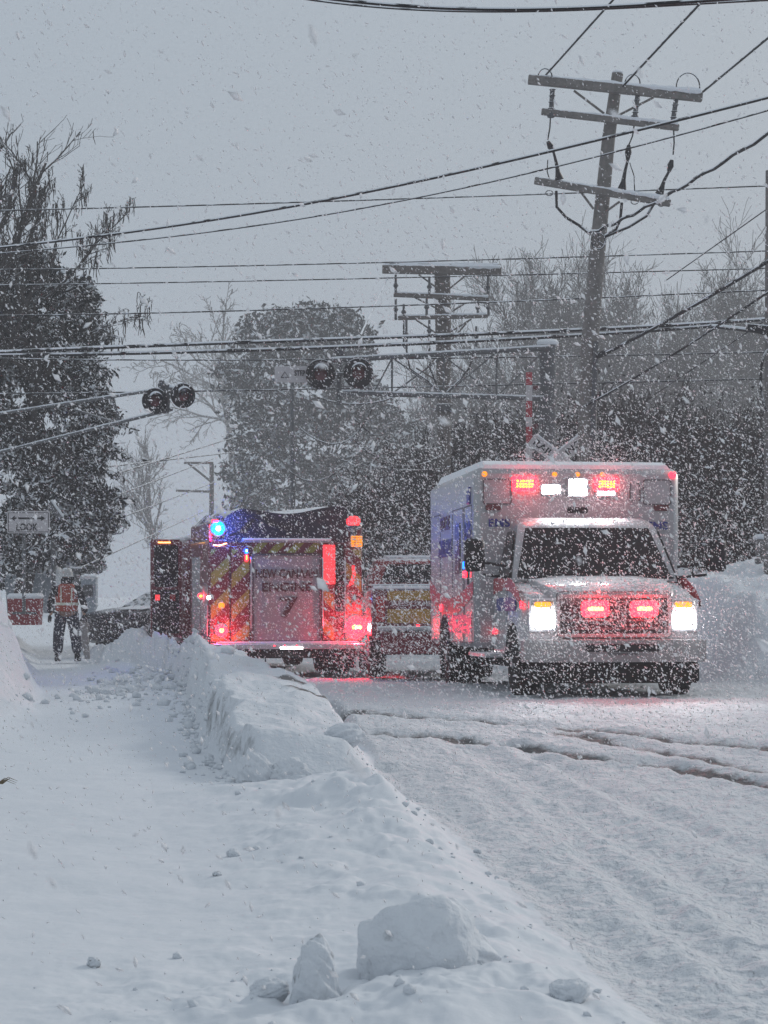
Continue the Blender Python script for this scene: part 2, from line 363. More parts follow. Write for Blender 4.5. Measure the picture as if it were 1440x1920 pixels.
def terrain(X, Y):
    e = np.interp(Y, EY, EX)+.10*fbm(Y*.9, Y*0+3, 3, 5)+.05*fbm(X*4, Y*4, 3, 9)
    l = np.interp(Y, LY, LX)+.22*fbm(Y*1.1, Y*0, 3, 21)+.16*fbm(X*2.2, Y*3.5, 3, 23)+.05*fbm(X*9, Y*9, 2, 29)
    dirt_shade = np.zeros_like(X)
    rb = road_base(Y)
    on = sstep(0, .16+.30*sstep(18.5, 16.5, Y), X-e)                       # 1 on the road
    rightside = sstep(4.0, 4.9, X+.35*fbm(X*.9, Y*.9, 3, 77))*sstep(29.5, 32, Y+.8*fbm(X*.7, Y*.7, 2, 78))
    # packed road
    zr = rb+.05*fbm(X*2.2, Y*2.6, 4, 31)+.050*fbm(X*9, Y*6, 3, 33)+.022*fbm(X*22, Y*14, 2, 34)
    for P, wd, dp, dr in ((rutA, .17, .05, 1.25), (rutB, .14, .045, 1.15), (rutB2, .13, .03, .9), (trkC, .15, .032, 0), (trkD, .16, .036, .05), (trkE, .10, .03, 0), (trkG, .12, .03, .1), (trkH, .08, .025, 0)):
        d = seg_dist(X+.14*fbm(X*2, Y*2, 3, 41)*(dr > .1), Y+.25*fbm(X*2.5, Y*2, 3, 43)*(dr > .1), P)
        g = np.exp(-(d/wd)**2); zr = zr-dp*g+.35*dp*np.exp(-((d-wd*1.9)/(wd*.6))**2)
        dirt_shade = dirt_shade+dr*g*(.5+.9*vnoise(X*5, Y*5, 47))
    mid = np.exp(-((seg_dist(X, Y, rutB2))/1.0)**2)*.18
    dirt_shade = dirt_shade+mid*vnoise(X*2, Y*2, 49)
    dirt_shade = dirt_shade+.25*sstep(26, 30, Y)*sstep(40, 34, Y)*(vnoise(X*1.5, Y*1.5, 50) > .55)
    # shovelled path side
    zs = .07*fbm(X*.35, Y*.35, 3, 51)+.06*fbm(X*1.3, Y*1.3, 3, 53)*sstep(30, 8, Y)+.018*fbm(X*5, Y*4, 4, 54)
    near = sstep(18.6, 16.5, Y)
    # low berm between path and road in the foreground
    bw = np.interp(Y, [6, 9, 12, 15, 18], [1.1, .95, .9, 1.05, 1.1])
    t = (e-X)/bw
    amp = np.interp(Y, [8, 10.5, 13, 16, 18.5], [.8, .9, 1.7, 3.0, 3.4])
    berm = amp*np.interp(t, [-.2, 0, .10, .35, .7, 1.1, 1.5], [0, .03, .06, .07, .05, .02, 0])*near
    zs = zs+berm*(1+1.5*fbm(X*2.2, Y*1.8, 4, 57))+near*.035*np.abs(fbm(X*3+Y*.8, Y*.5, 3, 56))*sstep(-.25, .0, t)*sstep(.6, .2, t)*6*.5
    zs = zs+near*.16*np.maximum(0, fbm(X*4, Y*3.5, 4, 58))*sstep(1.9, .2, t)
    # lumpy spill at bottom of the picture
    bot = np.exp(-(((X+.25)/.9)**2+((Y-8.7)/1.0)**2)); zs = zs+bot*(.0+.15*fbm(X*4.6, Y*4.2, 4, 59))
    s2 = np.exp(-(((X-.22)/.30)**2+((Y-8.9)/.9)**2)); zs = zs+.05*s2
    # lumps across the path; dark specks stand in for their shade
    q = np.exp(-(((X+.42)/.45)**2+((Y-13.8)/.28)**2)); zs = zs+q*(.05+.14*np.maximum(0, fbm(X*7, Y*5, 3, 60))); dirt_shade = dirt_shade+.25*q*(vnoise(X*9, Y*7, 61) > .7)
    # central plough bank
    h = np.interp(Y, BY, BH)
    rise = sstep(0, .13+.07*vnoise(Y*3, X*3, 63), X-l)
    fall = sstep(-.02, .30, e+.08-X)
    w_ = np.maximum(e-l, .3); tt = np.clip((X-l)/w_, 0, 1)
    crown = 1.0-.30*tt+.10*np.sin(tt*3.1)
    bank = h*rise*fall*crown*(1+.55*fbm(X*1.1, Y*.8, 4, 65))
    # vertical flutes on the cut face
    face = rise*(1-rise)*4
    bank = bank+face*h*.45*fbm(X*9, Y*7, 3, 67)+rise*fall*h*.30*fbm(X*4, Y*2.5, 4, 68)
    dirt_shade = dirt_shade+face*(.55+.5*(vnoise(X*8, Y*5, 69) > .6))*sstep(29, 19, Y)*(h > .05)  # dirt streaks on the cut face, plus darkening that deepens its shade
    # clods at the far inner side
    cz = np.exp(-(((X+3.3-.0*(Y-35))/.85)**2+((Y-36.5)/4.2)**2)); bank2 = cz*(.10+.34*np.maximum(0, fbm(X*2.6, Y*1.6, 4, 71)+.12))
    cz3 = np.exp(-(((X+4.3)/.75)**2+((Y-43)/3)**2)); bank2 = bank2+cz3*.30*(1+.8*fbm(X*2, Y*1.5, 3, 72))
    # tall bank on the left edge
    ll = -4.2-.145*(Y-29)+.3*fbm(Y*.5, Y*0+9, 3, 73)
    hl = np.interp(Y, [22, 27, 31, 34, 37, 41, 46, 52], [0, .25, .8, 1.65, 1.65, .9, .5, .3])
    lb = hl*sstep(.1, -.8, X-ll)*(1+.22*fbm(X*1.6, Y*.9, 4, 75)); lb = lb+sstep(.2, -.5, X-ll)*.30*fbm(X*3.5, Y*1.6, 4, 76)*(hl > .2)
    zleft = zs+lb
    z = (zleft*(1-on))+zr*on
    z = z*(1-rise*fall*(Y > 17.8)*.6)+bank+bank2+rise*fall*rb*.6*(Y > 17.8)
    # bank right of the ambulance
    rk = rightside*np.interp(Y, [30, 33, 38, 50], [.9, 1.45, 1.5, 1.3])*(1+.45*fbm(X*1.1, Y*.7, 4, 79))+rightside*.30*fbm(X*2.6, Y*2, 4, 80)
    rs2 = sstep(5.2, 7.0, X)*sstep(24, 30, Y)*.5
    z = z+rk+rs2
    reg = np.zeros(X.shape, int)                    # 0 ground, 1 road, 2 centre bank, 3 left bank, 4 right bank
    reg[(on > .5)] = 1; reg[(bank+bank2) > .06] = 2; reg[lb > .10] = 3; reg[(rk+rs2) > .1] = 4
    return z, np.clip(dirt_shade, 0, 2), reg

ys = np.concatenate([np.arange(2250, 1920, -3.2), np.arange(1920, 1500, -1.6), np.arange(1500, 1212, -1.15)])
Yr = CH*F/(ys-HZ); pxs = np.arange(-430, 1880, 3.3); NX, NY = len(pxs), len(Yr)
YY = np.repeat(Yr[:, None], NX, 1); XX = (pxs[None, :]-720)*YY/F
ZZ, DD, RG = terrain(XX, YY)
V = np.stack([XX, YY, ZZ], -1).reshape(-1, 3); DD = DD.ravel()
idx = np.arange(NX*NY).reshape(NY, NX)
Q = np.stack([idx[:-1, :-1], idx[:-1, 1:], idx[1:, 1:], idx[1:, :-1]], -1).reshape(-1, 4)
qr = RG[:-1, :-1].ravel()
def sub(name, k, m, **kw):
    q = Q[qr == k]; u, inv = np.unique(q, return_inverse=True)
    o = np_mesh(name, V[u], inv.reshape(-1, 4), m, smooth=True, attrs={'dirt_shade': DD[u]}); tag(o, **kw); return o
sub('snowy_ground', 0, M['snow'], kind='structure')
sub('road', 1, M['snow_road'], kind='structure')
sub('snowbank', 2, M['snow_bank'], label='long plough-cut snowbank running along the left edge of the road', cat='snowbank')
sub('snowbank', 3, M['snow_bank'], label='tall smooth snowbank at the left edge beside the standing worker', cat='snowbank')
sub('snowbank', 4, M['snow_bank'], label='high snowbank to the right of the ambulance headlights', cat='snowbank')
# the wide field of snow that carries on to the horizon
g = MB(); A = 340
ya = 300.0
def gz(x, y): return -.16 if y < 55 else -.12
rows = [-A, 0, 5.5, 30, 57, 62, 80, 120, 200, A]; cols = [-A, -80, -30, -14, -7, 0, 7, 14, 30, 80, A]
vs_ = [(x, y, -.22 if y < 56 else -.05+.0*(x)) for y in rows for x in cols]; nc = len(cols)
fs_ = [(j*nc+i, j*nc+i+1, (j+1)*nc+i+1, (j+1)*nc+i) for j in range(len(rows)-1) for i in range(nc-1)]
g.add(vs_, fs_); tag(g.build('distant_ground', M['snow'], fix=False), kind='structure')

# ---------------------------------------------------------------- loose snow lumps
def lump(name, px, py, Y, sx_, sy_, sz_, seed, label, group=None, dirt_shade=.3, rough=.24, sink=.25, freq=2.2, cat='snow lump'):
    sink = sink+.06
    import bmesh
    b = bmesh.new(); bmesh.ops.create_icosphere(b, subdivisions=5, radius=1)
    P = np.array([v.co[:] for v in b.verts]); Fc = np.array([[v.index for v in f.verts] for f in b.faces]); b.free()
    s = seed*3.7
    d = 1+rough*(fbm(P[:, 0]*freq+s, P[:, 1]*freq+P[:, 2]*1.7*freq, 4, seed)*2)+rough*.5*fbm(P[:, 2]*freq*2.4+s, P[:, 0]*freq*2.4-P[:, 1]*2, 4, seed+5)
    under = np.clip(-P[:, 2]*.8+.15, 0, 1)*(vnoise(P[:, 0]*4+s, P[:, 2]*5, seed) > .35)  # lump darkened in patches towards its underside
    rr_ = random.Random(seed*13+1); nv = P.copy()
    for _ in range(7):
        q = Vector((rr_.gauss(0, 1), rr_.gauss(0, 1), rr_.gauss(0, .8))).normalized(); c_ = rr_.uniform(.62, .92); ex = nv @ np.array(q[:])-c_
        nv = nv-np.outer(np.maximum(ex, 0)*.6, np.array(q[:]))
    P2 = nv*d[:, None]*np.array([sx_, sy_, sz_])
    o = np_mesh(name, P2, Fc, M['snow_bank'], smooth=True, attrs={'dirt_shade': under*dirt_shade+dirt_shade*.6*(vnoise(P[:, 0]*6+s, P[:, 2]*6, seed+2) > .78)})
    p = at(px, py, Y); gz_ = float(terrain(np.array([p.x]), np.array([p.y]))[0][0]); o.location = (p.x, p.y, max(gz_, p.z-.02)+sz_*(1-2*sink)); o.rotation_euler = (0, 0, seed)
    tag(o, label, cat, group); return o
lump('snow_lump', 785, 1850, 9.0, .235, .22, .235, 3, 'largest rounded snow boulder at the bottom of the picture', dirt_shade=.6, rough=.13)
lump('snow_lump', 592, 1902, 8.55, .095, .10, .18, 5, 'tall narrow upright snow chunk with dirty specks at the bottom', dirt_shade=1.0, rough=.24)
lump('snow_lump', 505, 1890, 8.6, .065, .07, .05, 8, 'small snow clod just left of the tall upright chunk', dirt_shade=.5)
lump('snow_lump', 872, 1872, 9.05, .13, .15, .09, 12, 'low snow shoulder leaning on the largest boulder', dirt_shade=.2, rough=.15)
lump('snow_lump', 1068, 1905, 8.45, .075, .07, .055, 9, 'small snow clod near the road at the bottom edge', dirt_shade=.6)
lump('snow_lump', 660, 1472, 17.9, .17, .17, .12, 11, 'round snow lump at the near end of the long snowbank', dirt_shade=.3, rough=.2, sink=.36)
lump('snow_lump', 645, 1445, 19.2, .16, .16, .11, 14, 'snow lump tucked behind the round one at the bank end', dirt_shade=.4, rough=.18)
lump('snow_lump', 478, 1466, 18.25, .20, .16, .22, 17, 'grey broken snow block at the foot of the bank face', dirt_shade=.9, rough=.3, sink=.34)
lump('snow_lump', 548, 1466, 18.2, .17, .15, .17, 19, 'broken snow block right of the grey one at the bank foot', dirt_shade=.7, rough=.3, sink=.36)
lump('snow_lump', 437, 1618, 13.1, .04, .04, .035, 22, 'tiny dark-sided snow clod on the middle of the path', dirt_shade=.8)
lump('snow_lump', 408, 1649, 12.3, .027, .027, .016, 24, 'smallest dark pebble-like clod lying on the flat snow', dirt_shade=1.6)
lump('snow_lump', 175, 1812, 9.5, .03, .03, .03, 27, 'brown-grey clod alone on the lower left snow', dirt_shade=1.6)
CL_ = ['leftmost rough clod of the heap beside the path']
for i in range(16):
    px, py = random.uniform(190, 350), random.uniform(1258, 1310)
    Y = CH*F/(py-HZ+6)
    s = random.uniform(.06, .13)
    lump('snow_clod', px, py, Y, s, s, s*.8, 30+i, 'rough broken snow clod in the heap behind the path', 'snow clods heaped behind the path', dirt_shade=.2, rough=.35, cat='snow clod', sink=.4)
# crumbs broken off the banks
import bmesh as _bm
b_ = _bm.new(); _bm.ops.create_icosphere(b_, subdivisions=1, radius=1); IV = np.array([v.co[:] for v in b_.verts]); IF = np.array([[v.index for v in f.verts] for f in b_.faces]); b_.free()
cv = []; cf = []
rc = np.random.default_rng(77)
def crumbs(n, xf, yf, smin, smax):
    Yc = yf(rc, n); Xc = xf(rc, n, Yc); Zc = terrain(Xc, Yc)[0]
    for i in range(n):
        sz = smin*(smax/smin)**(rc.random()**2.2); k = sum(len(a) for a in cv) if False else crumbs.k
        cv.append(IV*(1+rc.normal(0, .22, (len(IV), 1)))*sz*np.array([1, 1, .75])+np.array([Xc[i], Yc[i], Zc[i]+sz*.25])); cf.append(IF+k); crumbs.k += len(IV)
crumbs.k = 0
crumbs(330, lambda r, n, Y: np.interp(Y, LY, LX)-np.abs(r.normal(0, .16, n))+.05, lambda r, n: r.uniform(18.2, 38, n), .012, .07)
crumbs(80, lambda r, n, Y: np.interp(Y, EY, EX)+r.normal(.05, .16, n), lambda r, n: 8+12*r.random(n)**1.3, .006, .035)
crumbs(50, lambda r, n, Y: r.normal(-.15, .5, n), lambda r, n: r.normal(8.9, .6, n), .005, .03)
crumbs(20, lambda r, n, Y: r.normal(-.5, .35, n), lambda r, n: r.normal(14.2, 1.6, n), .006, .03)
crumbs(500, lambda r, n, Y: r.normal(-3.4, .6, n), lambda r, n: r.normal(36, 3.0, n), .02, .10)
cr_ = np_mesh('snow_crumbs', np.concatenate(cv), np.concatenate(cf), M['snow_bank']); tag(cr_, 'scattered snow crumbs broken off the banks', 'snow crumbs', kind='stuff')
gr = MB()
for i in range(6):
    a = random.uniform(-.5, .5); p = at(-6+i*2, 1470, 14)
    gr.tube([p, p+Vector((.04+.03*a, 0, .03+.02*a)), p+Vector((.09, .0, .01+.03*a))], [.003, .002, .0008], 4)
tag(gr.build('grass_tuft', M['rind']), 'small tuft of dry brown grass poking through snow at left edge', 'grass')

# ================================================================ VEHICLE PIECES
def wheel(parent, x, y, r, wd, side, lug=True):
    t = MB(); t.lathe([(r*.6, -wd/2), (r*.93, -wd/2), (r, -wd*.36), (r, wd*.36), (r*.93, wd/2), (r*.6, wd/2)], (0, 0, 0), 'x', 28)
    for k in range(28):
        a = 2*math.pi*k/28
        t.box((0, (r)*math.cos(a), (r)*math.sin(a)), (wd*.66, .035, .02), Matrix.Rotation(a+math.pi/2, 3, 'X'))
    o = t.build('wheel', M['rubber'], parent, True); o.location = (x, y, r)
    m = MB(); sd = side*(wd/2-.03)
    m.lathe([(r*.6, sd-.02), (r*.58, sd+.0), (r*.35, sd-.03*side), (r*.2, sd+.02*side), (r*.12, sd+.05*side)], (0, 0, 0), 'x', 20)
    m.build('rim', M['rim'], o, True)
    return o

def chev(parent, x0, x1, z0, z1, y, pitch, wd, sgn, xo=0, name='yellow_stripe'):
    """diagonal stripes clipped to a panel; each one its own piece"""
    def clip(poly, f):
        o_ = []
        for i in range(len(poly)):
            a, b = poly[i], poly[(i+1) % len(poly)]; fa, fb = f(a), f(b)
            if fa >= 0: o_.append(a)
            if (fa >= 0) != (fb >= 0):
                t = fa/(fa-fb); o_.append((a[0]+(b[0]-a[0])*t, a[1]+(b[1]-a[1])*t))
        return o_
    L = (z1-z0)+(x1-x0); c = -L
    while c < L*2:
        a = x0+xo+c
        poly = [(a, z0), (a+wd, z0), (a+wd+sgn*(z1-z0), z1), (a+sgn*(z1-z0), z1)]
        for f in (lambda p: p[0]-x0, lambda p: x1-p[0]): poly = clip(poly, f) if poly else poly
        if len(poly) > 2:
            MB().prism(poly, -.006, 'y', y).build(name, M['yellow'], parent)
        c += pitch

def rrect(x0, x1, z0, z1, r, n=4):
    pts = []
    for (cx, cz, a0) in ((x1-r, z1-r, 0), (x0+r, z1-r, 90), (x0+r, z0+r, 180), (x1-r, z0+r, 270)):
        for k in range(n+1):
            a = R(a0+90*k/n); pts.append((cx+r*math.cos(a), cz+r*math.sin(a)))
    return pts
def frame(parent, name, m, x0, x1, z0, z1, t, y, d, r=.03):
    a = rrect(x0, x1, z0, z1, r); b = rrect(x0+t, x1-t, z0+t, z1-t, max(r-t, .004)); n = len(a); vs = []
    for yy in (y, y+d): vs += [(p[0], yy, p[1]) for p in a]+[(p[0], yy, p[1]) for p in b]
    fs = []
    for k in range(n):
        j = (k+1) % n
        fs += [(k, j, n+j, n+k), (2*n+k, 3*n+k, 3*n+j, 2*n+j), (k, 2*n+k, 2*n+j, j), (n+k, n+j, 3*n+j, 3*n+k)]
    return MB().add(vs, fs).build(name, m, parent)

# ================================================================ AMBULANCE
amb = empty('ambulance', (2.49, 26.04, .285), R(6), -.011)
tag(amb, 'white ambulance with lit headlights and flashing red lights facing the camera', 'ambulance')
# patient box
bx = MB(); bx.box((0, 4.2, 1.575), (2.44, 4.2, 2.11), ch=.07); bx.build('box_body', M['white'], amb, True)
sc = MB(); sc.loft([[(x, 2.16, z) for x, z in ((-1.12, 2.622), (1.12, 2.622), (1.08, 2.67), (-1.08, 2.67))], [(x, 2.4, z) for x, z in ((-1.14, 2.622), (1.14, 2.622), (1.08, 2.72), (-1.08, 2.73))], [(x, 6.2, z) for x, z in ((-1.14, 2.622), (1.14, 2.622), (1.08, 2.71), (-1.08, 2.74))]])
sc.build('roof_snow', M['snowcap'], amb, True)
for (x0, x1, z0, z1) in ((-1.12, -.78, 2.2, 2.5), (.78, 1.12, 2.2, 2.5), (.62, .75, 2.24, 2.46)):
    frame(amb, 'panel_trim', M['iron'], x0, x1, z0, z1, .012, 2.095, -.012)
for x in (-1.0, 1.0):
    MB().prism(rrect(x-.09, x+.09, 2.13, 2.2, .02), -.03, 'y', 2.1).build('warning_lens', M['lens_dark'], amb)
MB().prism(rrect(-.12, .12, 2.10, 2.17, .02), -.02, 'y', 2.1).build('vent', M['black'], amb)
text('lettering', 'EMS', .13, M['blue'], amb, (-.93, 2.088, 1.98), (R(90), 0, 0), .25)
text('lettering', 'EMS', .13, M['blue'], amb, (.95, 2.088, 1.95), (R(90), 0, 0), .25)
def led_head(x, z, wd, hh, coreh=None):
    h = MB().prism(rrect(x-wd/2-.045, x+wd/2+.045, z-hh/2-.04, z+hh/2+.04, .03), -.05, 'y', 2.1).build('red_warning_light', M['e_red'], amb)  # red housing drawn oversize, its glow standing in for bloom
    n, mm = 6, 3
    for i in range(n):
        for j in range(mm):
            cx = x-wd/2+(i+.5)*wd/n; cz = z-hh/2+(j+.5)*hh/mm
            MB().box((cx, 2.045, cz), (wd/n*.58, .012, hh/mm*.6)).build('led', M['e_led'], h)
    lamp_light(amb, (x, 1.82, z), RED, 3, .06)
    lamp_light(amb, (x, 1.95, z), RED, 150, .04, 80, (0, -1, 0), 1)  # extra spot added so flakes before the lamp glow
led_head(-.63, 2.44, .21, .10); led_head(.34, 2.44, .20, .09)
for (x, z, a, b) in ((-.32, 2.375, .21, .10), (0, 2.40, .21, .19), (.335, 2.355, .20, .09)):
    f_ = frame(amb, 'flood_light', M['chrome'], x-a/2-.02, x+a/2+.02, z-b/2-.02, z+b/2+.02, .02, 2.1, -.05, .02)
    MB().prism(rrect(x-a/2, x+a/2, z-b/2, z+b/2, .02), -.035, 'y', 2.1).build('lamp_face', M['e_white'], f_)
    lamp_light(amb, (x, 1.9, z), (.92, .97, 1), 18, .06, 140, (0, -1, -.25))
for x, m_, r_ in ((-1.1, 'e_amber', .022), (-.27, 'e_amber', .02), (0, 'e_amber', .02), (.30, 'e_amber', .02), (1.14, 'e_red', .03)):
    MB().lathe([(r_*1.5, 0), (r_*1.4, -.02), (r_*.6, -.035)], (x, 2.1, 2.555), 'y', 12).build('marker_light', M[m_], amb, True)
# cab
def sec(y, hw, z0, z1, c=.1):
    return [(-hw, y, z0), (hw, y, z0), (hw, y, z1-c), (hw-c*.6, y, z1-c*.25), (hw*.5, y, z1+.015), (-hw*.5, y, z1+.015), (-hw+c*.6, y, z1-c*.25), (-hw, y, z1-c)]
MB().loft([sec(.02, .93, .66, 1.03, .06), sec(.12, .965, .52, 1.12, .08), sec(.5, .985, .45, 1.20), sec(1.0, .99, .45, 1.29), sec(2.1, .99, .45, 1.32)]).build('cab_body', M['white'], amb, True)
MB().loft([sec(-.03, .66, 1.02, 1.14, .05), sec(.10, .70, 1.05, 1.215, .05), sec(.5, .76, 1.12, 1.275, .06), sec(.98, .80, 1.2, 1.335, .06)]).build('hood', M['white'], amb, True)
frame(amb, 'hood_seam', M['iron'], -.64, .64, .66, 1.165, .012, -.035, -.006, .06)
def gsec(z, y0, y1, hw): return [(-hw, y0+.10, z), (-hw*.6, y0+.02, z), (0, y0, z), (hw*.6, y0+.02, z), (hw, y0+.10, z), (hw, y1, z), (-hw, y1, z)]
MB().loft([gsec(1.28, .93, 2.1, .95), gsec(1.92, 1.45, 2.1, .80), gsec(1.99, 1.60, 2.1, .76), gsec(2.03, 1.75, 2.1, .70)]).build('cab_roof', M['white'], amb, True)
# windshield: curved, proud of the cab
def ws(t, u):
    hw = .885+( .715-.885)*u; z = 1.335+(1.905-1.335)*u; y0 = .93+(1.45-.93)*((z-1.28)/(1.92-1.28))
    x = hw*t; hc = .95+(.80-.95)*(z-1.28)/.64; return (x, y0+float(np.interp(abs(x)/hc, [0, .6, 1], [0, .02, .10]))-.012, z)
wv = []; nU, nT = 4, 20
for j in range(nU+1):
    for i in range(nT+1): wv.append(ws(-1+2*i/nT, j/nU))
nw = len(wv); wv2 = wv+[(p[0], p[1]+.01, p[2]) for p in wv]
wf = [(j*(nT+1)+i, j*(nT+1)+i+1, (j+1)*(nT+1)+i+1, (j+1)*(nT+1)+i) for j in range(nU) for i in range(nT)]
wsh = MB().add(wv2, wf+[tuple(q+nw for q in f)[::-1] for f in wf]).build('windshield', M['glass'], amb, True)
for (a, b) in (((-.75, .93, 1.36), (.0, .93, 1.335)), ((.1, .93, 1.335), (.80, .99, 1.36))):
    MB().tube([(a[0], a[1]+.02, a[2]), ((a[0]+b[0])/2, .93, 1.37), (b[0], b[1]+.02, b[2])], .012, 6).build('wiper', M['black'], amb)
MB().box((0, .955, 1.325), (1.75, .10, .02)).build('cowl', M['black'], amb)
for sx_ in (-1, 1):
    a, b = [(sx_*(.958), 1.12, 1.33), (sx_*.958, 2.0, 1.33), (sx_*.835, 2.0, 1.87), (sx_*.835, 1.56, 1.87)], .012
    MB().panel(*(a if sx_ > 0 else a[::-1]), .012).build('side_window', M['glass'], amb)
    hd = MB(); hd.box((sx_*1.0, 1.25, 1.2), (.02, .14, .035), ch=.008); hd.build('door_handle', M['chrome'], amb)
    MB().box((sx_*.992, 1.1, .95), (.008, .012, .68)).build('door_seam', M['iron'], amb)
    mm = MB(); mm.box((sx_*1.38, .98, 1.58), (.23, .10, .37), ch=.035); mo = mm.build('wing_mirror', M['black'], amb, True)
    ar = MB(); ar.tube([(sx_*.96, 1.1, 1.45), (sx_*1.28, 1.0, 1.50)], .018, 6); ar.tube([(sx_*.97, 1.1, 1.33), (sx_*1.28, 1.0, 1.36)], .018, 6); ar.build('mirror_arm', M['black'], mo)
    # lights at the nose
    bz = frame(amb, 'headlight', M['chrome'], sx_*.775-.155, sx_*.775+.155, .73, 1.09, .022, .03, -.07, .03)
    MB().prism(rrect(sx_*.775-.125, sx_*.775+.125, .775, .935, .045), -.06, 'y', .035).build('headlight_lens', M['e_white'], bz)
    MB().prism(rrect(sx_*.775-.09, sx_*.775+.09, .99, 1.05, .02), -.055, 'y', .035).build('turn_signal', M['e_amber'], bz)
    lamp_light(amb, (sx_*.775, -.12, .85), (.93, .97, 1), 60, .08, 110, (.0, -1, -.10), 1)
    lamp_light(amb, (sx_*.80, -.28, .85), (.95, .98, 1), 3.0, .08)
    MB().prism(rrect(.10, .18, .98, 1.06, .02), sx_*.012, 'x', sx_*.985).build('side_marker', M['e_red'] if sx_ < 0 else M['lens_dark'], amb)
gl = MB(); gl.box((0, .0, .90), (1.24, .06, .44), ch=.02); grl = gl.build('grille', M['black'], amb)
for z in (.76, .85, .94, 1.03): MB().box((0, -.036, z), (1.18, .014, .022)).build('grille_bar', M['iron'], grl)
frame(amb, 'grille_surround', M['mottled_white'], -.63, .63, .67, 1.13, .035, -.005, -.045, .05)
for x in (-.21, .33):
    r_ = MB().prism(rrect(x-.15, x+.15, .885, 1.065, .05), -.05, 'y', -.03).build('red_strobe', M['e_red'], amb)  # lens enlarged so its red area imitates the strobe's halo
    MB().prism(rrect(x-.085, x+.085, .955, .995, .018), -.012, 'y', -.08).build('strobe_core', M['e_red_core'], r_)
    lamp_light(amb, (x, -.20, .975), RED, 9.0, .05); lamp_light(amb, (x, -.12, .975), RED, 120, .05, 60, (0, -1, .22), 1)  # the spot is extra, added to light up flakes in front
bp = MB(); bp.loft([[(x, -.02-.22+ .10*abs(x), z0) if True else 0 for z0 in ()] for x in ()] or [[(-1.0, .1, z), (-1.0, -.12, z), (-.6, -.24, z), (.6, -.24, z), (1.0, -.12, z), (1.0, .1, z)] for z in (.40, .43, .60, .64)])
bpo = bp.build('front_bumper', M['mottled_white'], amb, True)
MB().box((.05, -.243, .555), (.80, .02, .085), ch=.006).build('bumper_intake', M['black'], bpo)
MB().box((.05, -.246, .49), (.32, .012, .02)).build('plate_ledge', M['iron'], bpo)
MB().box((0, .02, .29), (1.85, .3, .24), ch=.03).build('air_dam', M['dark'], amb)  # black block added low to keep the underside dark
MB().box((.25, .9, .27), (1.2, .3, .2), ch=.03).build('front_axle', M['dark'], amb)
MB().box((0, 3.2, .42), (1.5, 5.6, .25)).build('chassis', M['dark'], amb)
for x in (-.85, .85):
    wheel(amb, x, .78, .375, .26, 1 if x > 0 else -1)
    wheel(amb, x*1.16, 4.75, .375, .42, 1 if x > 0 else -1)
    sg = 1 if x > 0 else -1
    arc = [(.78+.47*math.cos(R(a)), .375+.47*math.sin(R(a))) for a in range(0, 181, 15)]
    MB().prism(arc, sg*.008, 'x', sg*.986).build('wheel_arch', M['dark'], amb)
    arc = [(4.75+.52*math.cos(R(a)), .40+.52*math.sin(R(a))) for a in range(-5, 186, 15)]
    MB().prism(arc, sg*.008, 'x', sg*1.222).build('wheel_arch', M['dark'], amb)
    MB().box((sg*1.12, 1.9, .45), (.22, 1.3, .05), ch=.01).build('running_board', M['chrome'], amb)
    MB().box((sg*1.0, 5.3, .3), (.42, .02, .42)).build('mud_flap', M['black'], amb)
